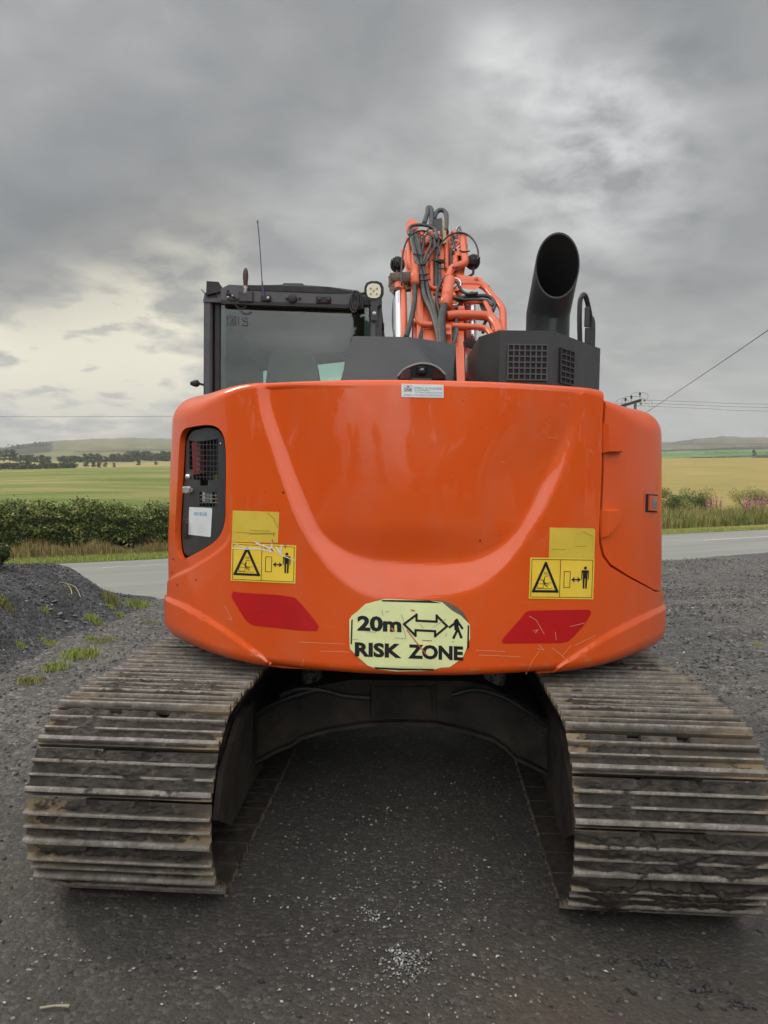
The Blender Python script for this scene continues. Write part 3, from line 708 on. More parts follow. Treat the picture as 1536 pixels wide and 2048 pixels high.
# ---- black hood boxes on the deck
def hullb(pts, name, m_, bot=None, parent=EX):
    return G().hull(pts).build(name, m_, parent, False, None, True)
zt = ZT-.01
def down(p_, z=zt): return (p_[0], p_[1], z)
fl, fr_ = U(705, 672, -.78), U(818, 674, -.80); rr_ = U(911, 688, -.42)
bl_, br_ = U(676, 775, -1.02), U(905, 775, -1.02); brr = U(916, 775, -.50)
HB = hullb([fl, fr_, rr_, down(bl_), down(br_), down(brr), (fl[0], .05, fl[2]), (rr_[0], .05, fr_[2]), (bl_[0], .05, zt), (brr[0], .05, zt)], 'hood_cover', BLACKP)
G().tube([fr_, down(br_)], .003, 6, 0).build('hood_seam', GREYC, HB, upper=True)
RB = [(958, 670, -.82), (1000, 661, -1.00), (1106, 665, -1.00), (1201, 687, -.52)]
tp_ = [U(*q) for q in RB]; zz = np.mean([q[2] for q in tp_[:3]])
tp_ = [np.array([q[0], q[1], zz]) for q in tp_]
pl_ = [(q[0], q[1]) for q in tp_]+[(tp_[3][0], -.12), (tp_[0][0], -.12)]
# solid box; a dark plate stands in for each shaded grille opening
EB = G().prism(pl_, ZT-.05, zz, 'z').build('exhaust_housing', BLACKP, EX, False, None, True)
EB.data.materials.append(BLACKP)
g = G(); n = 22
g.prism([(q[0]*1.0+(q[0]-.55)*.03, q[1]-.035) for q in [(a[0], a[1]) for a in tp_]]+[(tp_[3][0]+.01, -.1), (tp_[0][0], -.1)], ZT-.05, ZT+.028, 'z').build('housing_skirt', BLACKD, EB, False, None, True)
def grille(a, b, z0, z1, nc, nr, name):
    a, b = np.array(a), np.array(b); ux = (b-a)/np.linalg.norm(b-a); nrm = np.array([ux[1], -ux[0]]); w = np.linalg.norm(b-a)
    g = G(); gb = G()
    rot = Matrix.Rotation(math.atan2(ux[1], ux[0]), 3, 'Z')
    c = (a+b)/2+nrm*.0035
    gb.box((c[0], c[1], (z0+z1)/2), (w, .004, z1-z0), rot); V = gb.build('grille_dark_plate', VOID, EB, False, None, True)  # near-black plate on the face, painted as the shade behind the bars
    for i in range(nc+1):
        q = a+(b-a)*i/nc+nrm*.007; g.box((q[0], q[1], (z0+z1)/2), (.0062, .006, z1-z0+.006), rot)
    for j in range(nr+1):
        q = (a+b)/2+nrm*.0075; g.box((q[0], q[1], z0+(z1-z0)*j/nr), (w+.006, .006, .0062), rot)
    g.build(name, GREYC if name == 'grille' else BLACKP, EB, False, None, True)
P0, P1, P2 = [np.array(q[:2]) for q in (tp_[1], tp_[2], tp_[3])]
zA = U(1050, 690, -1.0)[2]; zB_ = U(1050, 760, -1.0)[2]
grille(P0+(P1-P0)*.16, P0+(P1-P0)*.90, zB_, zA, 7, 6, 'grille')
grille(P1+(P2-P1)*.14, P1+(P2-P1)*.40, zB_, zA, 3, 6, 'grille_side')
# ---- exhaust stack: upright tube, swept back and cut off upright
c0 = U(1095, 668, -.62); rad = .5*(U(1138, 660, -.62)-U(1052, 660, -.62))[0]
zk = U(1095, 628, -.62)[2]; oc = U(1115, 531, -.80); n = 40
base_c = np.array([c0[0], -.62, zz-.01]); kc = np.array([c0[0], -.62, zk])
axis = oc-kc; axis = axis/np.linalg.norm(axis)
def ringz(r_, c, z): return [np.array([c[0]+r_*math.cos(2*math.pi*j/n), c[1]+r_*math.sin(2*math.pi*j/n), z]) for j in range(n)]
def stack(r_):
    r0 = ringz(r_, base_c, base_c[2]); mit = (axis+np.array([0, 0, 1.])); mit /= np.linalg.norm(mit)
    r1 = [q+np.array([0, 0, 1])*(((kc-q)@mit)/mit[2]) for q in ringz(r_, kc, zk)]
    wid = (U(1159, 531, -.80)-U(1070, 531, -.80))[0]/2
    r1b = []; r2 = []
    for q in r1:
        rel = q-kc; rel = rel-axis*(rel@axis)
        end = kc+rel*(wid/rad*1.0); tdist = (oc[1]-end[1])/axis[1]; e = end+axis*tdist; r2.append(e)
    for k in (.25, .5, .75): r1b.append([a+(b-a)*k for a, b in zip(r1, r2)])
    return [r0, r1]+r1b+[r2]
o_ = stack(rad); i_ = stack(rad-.006)
ST = G(); rings = o_+i_[::-1]; ST.ring(rings, cap=False)
STK = ST.build('exhaust_stack', BLACKP, EX, True, 40, True)
G().ring(stack(rad-.008), cap=False).build('dark_lining', VOID, STK, True, 60, True)  # near-black lining inside the stack
G().tube([o_[1][int(n*.72)], o_[0][int(n*.72)]], .0025, 5, 0).build('weld_seam', BLACKD, STK, upper=True)
# ---- handrail and plates on the right
def PT(px, py, Y): return U(px, py, Y)
g = G(); g.tube([PT(1160, 690, -.3), PT(1159, 640, -.3), PT(1160, 604, -.3), PT(1164, 592, -.3), PT(1169, 590, -.28), PT(1174, 602, -.26), PT(1181, 640, -.2), PT(1182, 700, -.2)], .014, 10, 4)
g.build('hand_rail', BLACKP, EX, upper=True)
g = G(); g.tube([PT(1186, 700, .1), PT(1187, 660, .1), PT(1186, 642, .1), PT(1182, 634, .1), PT(1178, 640, .1)], .012, 10, 4); g.build('hand_rail', BLACKP, EX, upper=True)
g = G(); g.box(PT(1174, 634, -.34), (.026, .02, .108), bev=.004).box(PT(1175, 672, -.34), (.028, .02, .09), bev=.004); g.split('rail_bracket', BLACKP, EX, upper=True)

# ---- rear view camera pod
cp = [(794, 762), (796, 752), (806, 741), (822, 732), (842, 727), (862, 729), (878, 737), (890, 749), (892, 762)]
YC = -1.30
f0 = [U(x, y, YC) for x, y in cp]; bk_ = [U(x+(842-x)*.25, y+(762-y)*.35, YC+.16) for x, y in cp]
cpod = G(); top_ = [q+np.array([0, -.012, .003]) for q in f0]
cpod.hull([*f0, *bk_]); PODM = mat('pod_plastic', (.004, .004, .005), .45, spec=.25)
CP = cpod.build('camera_pod', PODM, EX, False, None, True)
g = G(); g.tube([q+np.array([0, -.004, 0]) for q in f0[1:-1]], .0050, 6, 2); g.build('pod_rim', varied('grey_rim', (.16, .16, .155), (.24, .24, .23), 8), CP, upper=True)
G().hull([U(x, y, YC-dy) for dy in (0, .012) for x, y in ((799, 757), (804, 742), (815, 735), (822, 740), (821, 758))]).build('red_lens', REDL, CP, False, None, True)
G().hull([U(x, y, YC-dy) for dy in (0, .012) for x, y in ((866, 758), (865, 741), (872, 736), (884, 746), (888, 757))]).build('red_lens', REDL, CP, False, None, True)
G().box(U(843, 741, YC-.006), (.042, .02, .036), bev=.005).build('camera_housing', PODM, CP, upper=True)
G().lathe([(0, 0), (.010, .001), (.010, .006), (0, .009)], U(844, 741, YC-.014), 14, Matrix.Rotation(R(90), 3, 'X')).build('camera_lens', mat('lens_blue', (.01, .012, .03), .08, 0, 1.0), CP, upper=True)
G().box(U(843, 758.5, YC-.006), (.085, .014, .006)).build('pod_sill', GREYC, CP, upper=True)

# ================================================================== CAB
YB = .10                                      # rear face of the cab, in the slewed frame
xl = U(408, 700, YB)[0]; xr = U(762, 700, YB)[0]; zr = U(590, 575, YB)[2]; YFt = YB+1.62
CABM = GREYC
gx0 = U(441, 700, YB)[0]; gx1 = U(737, 700, YB)[0]; gz1 = U(590, 606, YB)[2]; gz0 = 1.75
cab = empty('cab'); cab.parent = EX
def cb(name, c, d, m_=CABM, bev=.012, par=None): return G().box(c, d, bev=bev).build(name, m_, par or cab, True, 35, True)
# pillars
def pil(x0, x1, y0, y1, z0, z1, name='pillar', m_=CABM): return cb(name, ((x0+x1)/2, (y0+y1)/2, (z0+z1)/2), (x1-x0, y1-y0, z1-z0), m_)
pil(xl, xl+.052, YB-.02, YB+.06, 1.0, zr-.06)
pil(xl+.055, gx0+.004, YB+.005, YB+.05, 1.0, zr-.06, 'door_seal', BLACKD)
pil(gx1, xr, YB, YB+.09, 1.0, zr-.05)
pil(xl, xl+.05, YFt-.07, YFt, 1.0, zr-.05); pil(xr-.05, xr, YFt-.07, YFt, 1.0, zr-.05)
pil(xl, xl+.05, YB+.75, YB+.83, 1.0, zr-.05, 'door_post', CABM)
pil(xr-.04, xr, YB+.75, YB+.83, 1.0, zr-.05, 'door_post', CABM)
# lower cab walls
cb('cab_wall', (xl+.02, (YB+YFt)/2, 1.40), (.04, YFt-YB, .78)); cb('cab_wall', (xr-.02, (YB+YFt)/2, 1.46), (.04, YFt-YB, .9))
cb('rear_panel', ((xl+xr)/2, YB+.02, 1.48), (xr-xl-.02, .04, .70)); cb('cab_floor', ((xl+xr)/2, (YB+YFt)/2, 1.05), (xr-xl, YFt-YB, .06), BLACKD)
cb('front_panel', ((xl+xr)/2, YFt-.02, 1.25), (xr-xl, .04, .4))
# roof: shallow crowned shell with a raised tab
roofp = [(U(412, 588, YB)[0], U(412, 588, YB)[2]), (U(446, 580, YB)[0], U(446, 578, YB)[2]), (U(470, 572, YB)[0], U(470, 574, YB)[2]), (U(566, 571, YB)[0], U(566, 571.5, YB)[2]),
         (U(569, 568, YB)[0], U(569, 568.5, YB)[2]), (U(606, 569, YB)[0], U(606, 569, YB)[2]), (U(610, 573, YB)[0], U(610, 572.5, YB)[2]), (U(660, 576, YB)[0], U(660, 576, YB)[2]), (U(705, 582, YB)[0], U(705, 582, YB)[2]), (U(742, 592, YB)[0], U(742, 592, YB)[2]),
         (xr, U(742, 612, YB)[2]), (xl, U(412, 606, YB)[2])]
G().prism(roofp, YB-.03, YFt+.02).build('roof', GREYC, cab, False, None, True)
cb('headliner', ((xl+xr)/2, (YB+YFt)/2, roofp[-1][1]-.035), (xr-xl-.1, YFt-YB-.1, .04), mat('headliner', (.11, .125, .12), .8))
# rear beam with its hardware
bz1 = U(590, 583, YB)[2]; bz0 = U(590, 605, YB)[2]; bx0, bx1 = U(446, 590, YB)[0], U(728, 600, YB)[0]
BM = G().prism([(bx0, U(446, 608, YB)[2]), (bx0, U(446, 582, YB)[2]), (bx0+.05, U(458, 574, YB)[2]), (bx1-.04, U(715, 588, YB)[2]), (bx1, U(728, 600, YB)[2]), (bx1, U(728, 619, YB)[2])], YB-.060, YB-.03).build('rear_beam', GREYC, cab, False, None, True)
G().prism([(bx0+.002, U(446, 612, YB)[2]), (bx0+.002, U(446, 605, YB)[2]), (bx1, U(728, 615, YB)[2]), (bx1, U(728, 622, YB)[2])], YB-.068, YB-.02).build('beam_gutter', BLACKD, BM, False, None, True)
G().prism([(U(492, 575, YB)[0], U(492, 584.5, YB)[2]), (U(492, 575, YB)[0], U(492, 575, YB)[2]), (U(660, 579, YB)[0], U(660, 579.5, YB)[2]), (U(715, 588, YB)[0], U(715, 590, YB)[2]), (U(660, 590, YB)[0], U(660, 591, YB)[2])], YB-.066, YB-.055).build('roof_overhang', BLACKD, BM, False, None, True)
zc = lambda px, py: U(px, py, YB-.07)
RX = Matrix.Rotation(R(90), 3, 'X')
G().lathe([(0, -.012), (.026, -.010), (.026, .010), (.020, .014), (0, .014)], zc(585, 597), 18, RX).build('beam_plug', BLACKD, BM, upper=True)
g = G()
for q in ((573, 596), (599, 596)): g.lathe([(0, -.01), (.008, -.006), (.008, .006), (0, .01)], zc(*q), 8, RX)
g.split('bolt', BLACKP, BM, upper=True)
G().box(zc(647, 600), (.088, .016, .040), bev=.005).build('mount_plate', BLACKD, BM, upper=True)
g = G()
for q in ((639, 599), (657, 600)): g.lathe([(0, -.01), (.009, -.008), (.009, .008), (0, .012)], zc(*q)+[0, -.012, 0], 10, RX)
g.split('bolt', BLACKP, BM, upper=True)
G().box(zc(492, 593), (.085, .02, .065), bev=.004).build('beacon_bracket', BLACKP, BM, upper=True)
g = G(); g.lathe([(.016, 0), (.018, .012), (.013, .016), (.013, .028), (.017, .03), (.017, .045), (.010, .05)], zc(491, 585)+[0, .0, -.01], 16); g.build('beacon_stem', STEEL, BM, upper=True)
g = G(); g.lathe([(.010, 0), (.013, .02), (.016, .05), (.017, .075), (.013, .10), (.007, .113), (0, .116)], zc(491, 575)+[0, 0, .0], 16); g.build('beacon_cap', RUSTB, BM, upper=True)
g = G(); g.tube([zc(456, 580), zc(454, 592), zc(462, 600), zc(475, 598), zc(486, 590), zc(489, 584)], .0055, 7).tube([zc(470, 610), zc(477, 616), zc(487, 617), zc(493, 611)], .0045, 6).tube([zc(455, 586), zc(463, 590), zc(470, 596)], .008, 6); g.build('beacon_cable', RUBBER, BM, upper=True)
g = G(); g.lathe([(0, -.01), (.007, -.008), (.007, .008), (0, .012)], zc(456, 595), 8, RX).lathe([(0, -.01), (.006, -.008), (.006, .008), (0, .012)], zc(465, 592), 8, RX); g.split('bolt', STEEL, BM, upper=True)
# antenna
AN = G().box(zc(532, 597), (.058, .02, .036), bev=.005).build('antenna_base', BLACKD, BM, upper=True)
g = G(); g.tube([zc(527, 596), zc(525.5, 578), zc(524, 562)], [.010, .007, .004], 8, 2); g.tube([zc(524, 562), zc(519.5, 490), zc(515.5, 446)], .0032, 6, 2); g.tube([zc(515.5, 447), zc(515.2, 441)], .0045, 6, 0); g.build('antenna_whip', PURPLE, AN, upper=True)
G().lathe([(0, -.01), (.010, -.009), (.009, .008), (0, .01)], zc(537, 597)+[0, -.012, 0], 10, RX).build('bolt', STEEL, AN, upper=True)
# work lamp on a bracket at the right rear corner, with its coiled lead
LB = YB-.10
zl = lambda px, py, dy=0: U(px, py, LB+dy)
sq = lambda px, py, hx, hy, k=.34: [(px-hx, py-hy*k), (px-hx*.80, py-hy*.80), (px-hx*k, py-hy), (px+hx*k, py-hy), (px+hx*.80, py-hy*.80), (px+hx, py-hy*k), (px+hx, py+hy*k), (px+hx*.80, py+hy*.80), (px+hx*k, py+hy), (px-hx*k, py+hy), (px-hx*.80, py+hy*.80), (px-hx, py+hy*k)]
WLm = G().hull([zl(x, y, 0) for x, y in sq(748, 582, 19.5, 20)]+[zl(x, y, .06) for x, y in sq(748, 582, 13, 14)]).build('work_lamp', BLACKD, cab, True, 30, True)
G().hull([zl(x, y, -.004) for x, y in sq(747.5, 581.5, 14, 14.5)]+[zl(x, y, .01) for x, y in sq(747.5, 581.5, 14.5, 15)]).build('lamp_lens', LAMPG, WLm, True, 30, True)
g = G()
for dx, dy in ((-6, -5), (6, -5), (0, 0), (-6, 6), (6, 6)): g.lathe([(0, -.001), (.007, -.001), (.007, .002), (0, .003)], zl(747.5+dx, 581.5+dy, -.005), 8, RX)
g.split('lamp_cell', LAMPD, WLm, upper=True)
g = G(); g.hull([zl(x, y, dy) for dy in (0, .03) for x, y in ((741, 598), (760, 598), (758, 612), (742, 612))]).hull([zl(x, y, dy) for dy in (0, .02) for x, y in ((741, 612), (755, 612), (755, 640), (742, 640))]); g.split('lamp_bracket', BLACKP, cab, False, None, True)
G().hull([zl(x, y, .03+dy) for dy in (0, .03) for x, y in ((742, 640), (751, 640), (751, 680), (743, 680))]).build('lamp_arm', GREYC, cab, False, None, True)
G().lathe([(0, -.012), (.012, -.008), (.012, .0), (0, .004)], zl(748.5, 627, -.004), 10, RX).build('bolt', STEEL, cab, upper=True)
g = G()
random.seed(3)
for i in range(5):
    cx_, cy_ = 711+random.uniform(-3, 3), 603+random.uniform(-5, 5)
    g.tube([U(cx_+math.cos(a)*(8+2*math.sin(i)), cy_+math.sin(a)*(15+i), YB-.08-.006*i) for a in np.linspace(i, i+6.6, 12)], .0055, 6, 2)
g.tube([U(722, 588, YB-.09), U(732, 584, YB-.10), U(738, 578, YB-.08)], .006, 6); g.build('coiled_lead', RUBBER, cab, upper=True)
# visor bracket standing on the left roof corner, twig of wire
G().hull([U(x, y, YB+dy) for dy in (-.05, .10) for x, y in ((413, 562), (437, 563.5), (446, 577), (446, 582), (412, 590))]).build('corner_guard', BLACKD, cab, False, None, True)
g = G(); g.tube([U(413, 590, YB-.05), U(408, 585, YB-.05), U(403, 579, YB-.05)], .003, 5, 2); g.build('wire_end', BLACKD, cab, upper=True)
G().hull([U(x, y, YB-.03+dy) for dy in (0, .012) for x, y in ((414, 585), (418, 580), (430, 580), (434, 585), (434, 596), (415, 596))]).build('pillar_cap', BLACKP, cab, False, None, True)
# marker lamp low on the left side
g = G(); g.lathe([(0, 0), (.012, .004), (.022, .016), (.020, .035), (.010, .058), (0, .062)], U(400, 767, YB), 14, Matrix.Rotation(R(-90), 3, 'Y')); g.tube([U(398, 767, YB), U(408, 770, YB)], .007, 6, 0); g.build('side_marker', BLACKD, cab, upper=True)
# glazing
def pane(name, pts): return mesh_obj(name, pts, [(0, 1, 2, 3)], GLASS, cab, False, None, True)
pane('rear_window', [(gx0, YB+.012, gz0), (gx1, YB+.012, gz0), (gx1, YB+.012, gz1), (gx0, YB+.012, gz1)])
zt2 = roofp[-1][1]-.03
pane('windscreen', [(xl+.05, YFt-.03, 1.44), (xr-.05, YFt-.03, 1.44), (xr-.05, YFt-.03, zt2), (xl+.05, YFt-.03, zt2)])
pane('side_window', [(xl+.02, YB+.06, 1.8), (xl+.02, YFt-.07, 1.8), (xl+.02, YFt-.07, zt2), (xl+.02, YB+.06, zt2)])
pane('side_window', [(xr-.02, YB+.09, 1.9), (xr-.02, YFt-.07, 1.9), (xr-.02, YFt-.07, zt2), (xr-.02, YB+.09, zt2)])
# black printed border of the rear window
g = G()
for (x0, x1, z0, z1) in ((gx0, gx0+.028, gz0, gz1), (gx1-.028, gx1, gz0, gz1), (gx0+.028, gx1-.028, gz1-.035, gz1)):
    g.box(((x0+x1)/2, YB+.016, (z0+z1)/2), (x1-x0, .004, z1-z0))
g.build('window_border', GREYC, cab, False, None, True)
bvW = None
D2((455, 634), (1, .04), (-.01, 1)).line([(0, 0), (16, 0), (16, 18), (0, 18)], 1.2, True).line([(3, 3), (13, 16)], 2).line([(13, 3), (3, 16)], 2).line([(20, 0), (20, 18)], 1).line([(41, 2), (28, 2), (28, 9), (41, 9), (41, 17), (28, 17)], 1.5)
g = G()
def wl_(P, w=.004, closed=False):
    P = [U(455+x, 632+y+.04*x, YB+.008) for x, y in P]; g.tube(P+([P[0]] if closed else []), w/2, 4, 0)
wl_([(0, 0), (16, 0), (16, 18), (0, 18)], .004, True); wl_([(4, 3), (13, 16)], .007); wl_([(13, 3), (4, 16)], .007); wl_([(21, 0), (21, 18)]); wl_([(40, 4), (28, 2), (32, 9), (41, 11), (40, 18), (29, 17)], .005)
g.build('window_mark', GREYC, cab, upper=True)
# interior: seat, headrest, consoles, folded blind on the windscreen, added side panels
SEATM = varied('seat_cloth', (.11, .125, .12), (.14, .155, .15), 20, (.7, .85))
hx0, hx1 = U(537, 730, YB+.55)[0], U(638, 730, YB+.55)[0]
hz1 = U(585, 703, YB+.55)[2]
sp = [(hx0-.0, 1.3), (hx0-.01, hz1-.22), (hx0+.005, hz1-.10), (hx0+.025, hz1-.03), (hx0+.055, hz1-.004), (hx0+.10, hz1), (hx1-.07, hz1-.005), (hx1-.035, hz1-.03), (hx1-.012, hz1-.10), (hx1+.01, hz1-.22), (hx1+.02, 1.3)]
seat = empty('seat'); bpy.data.objects.remove(seat)
G().prism(sp, YB+.50, YB+.62).build('seat_back', SEATM, cab, True, 30, True)
G().box(((hx0+hx1)/2, YB+.85, 1.42), (.5, .5, .16), bev=.04).build('seat_cushion', SEATM, cab, upper=True)
INT = mat('interior_trim', (.075, .088, .086), .7)
def ipl(pxs, Y, name='interior_trim'):      # a trim panel standing across the cab
    Q = [U(x, y, Y+dy) for dy in (0, .03) for x, y in pxs]; Q = [(min(max(q[0], xl+.055), xr-.055), q[1], min(q[2], zt2)) for q in Q]
    return G().hull(Q).build(name, INT, cab, False, None, True)
# roller blind pulled down over the upper windscreen, leaving the lower corners clear
Yw = YFt-.08
ipl([(440, 600), (800, 600), (800, 716), (760, 716), (638, 722), (600, 719), (560, 737), (460, 742), (444, 720)], Yw, 'sun_blind')
ipl([(444, 735), (517, 738), (517, 800), (444, 800)], Yw-.03, 'control_console')
ipl([(692, 700), (800, 700), (800, 800), (680, 800)], Yw-.03, 'control_console')
G().tube([U(474, 700, YB+.9), U(470, 720, YB+.9), U(472, 742, YB+.9), U(482, 750, YB+.9), U(484, 715, YB+.9), U(478, 692, YB+.9)], .008, 6, 3).build('grab_loop', INT, cab, upper=True)
# panels added inside the side windows to keep light out of the cab
G().box((xl+.06, (YB+YFt)/2+.1, 2.40), (.02, YFt-YB-.12, .72)).build('side_light_block', INT, cab, False, None, True)
G().box((xr-.07, (YB+YFt)/2+.04, 2.45), (.02, YFt-YB-.2, .62)).build('side_light_block', INT, cab, False, None, True)

# ================================================================== BOOM
def Yb(py): return float(np.interp(py, [400, 440, 690, 790], [2.45, 2.2, .60, .30]))
def B(px, py, off=0.0): return U(px, py, Yb(py)-off)
bl = [(827, 780), (827, 700), (828, 640), (832, 560), (826, 470)]; br = [(930, 780), (928, 690), (927, 620), (922, 540), (903, 470)]
g = G(); rings = []
for (a, b) in zip(bl, br):
    pa, pb = B(*a), B(*b); dpt = np.array([0, .36, -.10]); rings.append([pa, pb, pb+dpt, pa+dpt])
g.ring(rings); BO = g.build('boom', BOOM, EX, False, None, True)
# knuckle, dipper boom and arm beyond it, the bucket on the ground: hidden behind the lower boom from here
k0 = B(828, 462, .0); k1 = B(898, 462, 0)
xm = (k0[0]+k1[0])/2
g = G(); g.ring([[k0, k1, k1+[0, .4, -.2], k0+[0, .4, -.2]], [k0+[.02, 1.6, -.35], k1+[-.02, 1.6, -.35], k1+[-.02, 1.6, -.72], k0+[.02, 1.6, -.72]], [k0+[.02, 2.3, -.95], k1+[-.02, 2.3, -.95], k1+[-.02, 2.15, -1.25], k0+[.02, 2.15, -1.25]]])
g.build('boom_tip', BOOM, EX, False, None, True)
g = G(); g.ring([[(xm-.12, k0[1]+2.1, k0[2]-.55), (xm+.12, k0[1]+2.1, k0[2]-.55), (xm+.12, k0[1]+2.45, k0[2]-.65), (xm-.12, k0[1]+2.45, k0[2]-.65)], [(xm-.10, k0[1]+1.8, .95), (xm+.10, k0[1]+1.8, .95), (xm+.10, k0[1]+2.05, .95), (xm-.10, k0[1]+2.05, .95)]])
g.build('dipper_arm', BOOM, EX, False, None, True)
g = G(); g.prism([(k0[1]+1.5, .35), (k0[1]+1.6, .95), (k0[1]+2.1, .98), (k0[1]+2.3, .5), (k0[1]+2.15, .12), (k0[1]+1.75, .06)], xm-.22, xm+.22, 'x'); g.build('bucket', FRAMEM, EX, False, None, True)
# side webs and brackets that show as steps on the boom
def plate(name, P, off, th=.02, m_=BOOM, par=BO): return G().hull([B(x, y, off+d) for d in (0, th) for x, y in P]).build(name, m_, par, False, None, True)
plate('boom_web', [(832, 520), (846, 520), (847, 660), (834, 690)], .0, .03)
plate('boom_web', [(898, 520), (912, 520), (930, 780), (908, 780)], .0, .03)
plate('cable_guide', [(845, 500), (870, 500), (872, 600), (862, 602)], .0, .012)
plate('boom_stripe', [(836, 690), (846, 690), (846, 612), (838, 612)], .03, .006, BLACKD)
# knuckle hardware: bracket clusters at the top
plate('top_bracket', [(812, 447), (818, 439), (828, 438), (838, 446), (834, 470), (815, 472), (811, 462)], .05, .06)
plate('top_bracket', [(905, 462), (920, 458), (930, 470), (930, 500), (908, 500)], .05, .06)
plate('hinge_plate', [(914, 455), (921, 452), (926, 470), (926, 486), (918, 486)], .09, .02, GREYC)
plate('valve_block', [(866, 438), (884, 436), (886, 480), (864, 478)], .02, .08, BLACKD)
plate('valve_block', [(884, 442), (892, 440), (893, 485), (885, 488)], .05, .03, BRONZE)
plate('cross_bar', [(850, 462), (880, 462), (880, 468), (850, 468)], .10, .02, BOOM)
plate('valve_block', [(842, 470), (876, 470), (876, 486), (842, 484)], .05, .05, BOOM)
plate('clamp_block', [(908, 498), (934, 494), (936, 504), (930, 512), (910, 510)], .08, .05)
plate('clamp_block', [(880, 560), (918, 562), (920, 580), (890, 585)], .06, .06)
plate('pipe_clamp', [(889, 648), (902, 650), (902, 668), (889, 668)], .08, .02)
plate('pipe_clamp', [(917, 612), (929, 612), (929, 630), (917, 630)], .08, .02)
plate('boom_lug', [(912, 548), (955, 555), (965, 556), (965, 570), (950, 580), (918, 576)], .02, .05)
plate('boom_lug', [(936, 470), (905, 470), (904, 560), (928, 556)], -.05, .04)
plate('boom_lug', [(800, 500), (806, 498), (840, 512), (840, 548), (815, 548), (812, 520)], -.02, .05)
g = G()
for q in ((896, 657), (923, 619), (953, 558)): g.lathe([(0, -.015), (.016, -.012), (.016, .01), (0, .014)], B(q[0], q[1], .115), 12, RX)
g.split('bolt', BOOM, BO, upper=True)
# cylinders
def YC_(py): return Yb(py)+.10
def Bc(px, py, o=0): return U(px, py, Yb(py)-.02-o)
CY = G(); CY.cyl(Bc(795, 572), Bc(797, 705), .034, 18); CY.build('cylinder_rod', CHROME, BO, upper=True)
g = G(); g.cyl(Bc(790, 700), Bc(792, 790), .055, 18).cyl(Bc(806, 585), Bc(808, 690), .028, 12).cyl(Bc(797, 585), Bc(797, 574), .048, 16); g.build('boom_cylinder', BOOM, BO, upper=True)
g = G(); g.cyl(Bc(782, 566), Bc(838, 562), .075, 18); g.build('pivot_boss', GREASE, BO, upper=True)
g = G()
rs = random.Random(5)
for i in range(26):
    q = Bc(780+rs.random()*52, 553+rs.random()*28, .06+.02*rs.random()); g.lathe([(0, -.018), (.016, -.006), (.014, .008), (0, .016)], q, 6)
g.build('grease_lumps', GREASE, BO, upper=True)
g = G(); g.hull([Bc(x, y, .03+d) for d in (0, .05) for x, y in ((777, 553), (784, 549), (789, 560), (788, 584), (784, 588), (777, 574))]); g.build('pivot_cap', GREASE, BO, False, None, True)
g = G(); g.cyl(Bc(944, 590, -.15), Bc(946, 760, -.15), .030, 16); g.build('cylinder_rod', CHROME, BO, upper=True)
g = G(); g.cyl(Bc(934, 600, -.1), Bc(936, 790, -.1), .026, 12); g.build('rod_guard', mat('dark_red', (.20, .035, .02), .4), BO, upper=True)
# hoses
def hose(P, r, m_=RUBBER, off=.12, name='hydraulic_hose', n=8):
    P = [B(q[0], q[1], (q[2] if len(q) > 2 else off)) for q in P]; return G().tube(P, r*(.84 if name == 'hydraulic_hose' else 1), n, 5).build(name, m_, BO, True, None, True)
hose([(822, 465), (826, 490), (834, 520), (842, 550), (848, 590), (862, 620), (872, 650), (880, 690)], .024, HOSEG)
hose([(829, 462), (834, 490), (842, 520), (850, 555), (858, 590), (868, 625), (878, 665), (886, 700)], .022, RUBBER)
hose([(834, 470), (842, 505), (848, 540), (856, 580), (866, 610), (874, 640), (882, 690)], .016, RUBBER, .15)
hose([(829, 571), (829, 600), (822, 640), (812, 675)], .022, RUBBER, .16)
hose([(872, 520), (872, 560), (873, 580)], .024, RUBBER, .04); hose([(879, 520), (879, 560), (880, 580)], .016, HOSEG, .05)
hose([(889, 612), (883, 640), (884, 670), (886, 700)], .034, RUBBER, .16)
hose([(890, 555), (879, 570), (873, 595), (877, 620), (882, 648)], .015, RUBBER, .13)
hose([(848, 448), (855, 425), (856, 416), (862, 418), (863, 432), (862, 455)], .026, HOSEG, .1)
hose([(868, 438), (873, 425), (883, 420), (892, 427), (893, 445), (892, 462)], .024, HOSEG, .06)
hose([(820, 470), (818, 458), (826, 451), (845, 450), (862, 454), (872, 462), (873, 480)], .017, HOSEG, .16)
hose([(848, 470), (846, 495), (843, 512), (844, 530)], .013, RUBBER, .17); hose([(858, 466), (862, 485), (852, 510), (846, 525)], .013, HOSEG, .17)
hose([(866, 470), (870, 492), (860, 510), (848, 530)], .012, RUBBER, .19); hose([(840, 470), (838, 492), (842, 512)], .010, HOSEG, .19); hose([(878, 470), (874, 500), (873, 522)], .016, HOSEG, .1)
hose([(908, 475), (904, 492), (902, 520), (905, 548)], .014, RUBBER, .1); hose([(924, 470), (932, 490), (930, 510), (922, 525), (905, 535)], .015, HOSEG, .12); hose([(915, 462), (912, 480), (908, 500)], .012, HOSEG, .12)
hose([(903, 470), (907, 488), (912, 500)], .011, HOSEG, .15)
hose([(918, 596), (935, 594), (955, 592), (972, 592), (985, 598), (990, 608), (985, 622)], .018, RUBBER, .06); hose([(912, 602), (935, 600), (958, 600), (975, 602), (986, 612)], .016, RUBBER, .08)
hose([(868, 588), (885, 594), (910, 596), (930, 600)], .014, RUBBER, .13); hose([(905, 560), (915, 566), (922, 580), (935, 588), (955, 586)], .014, RUBBER, .12)
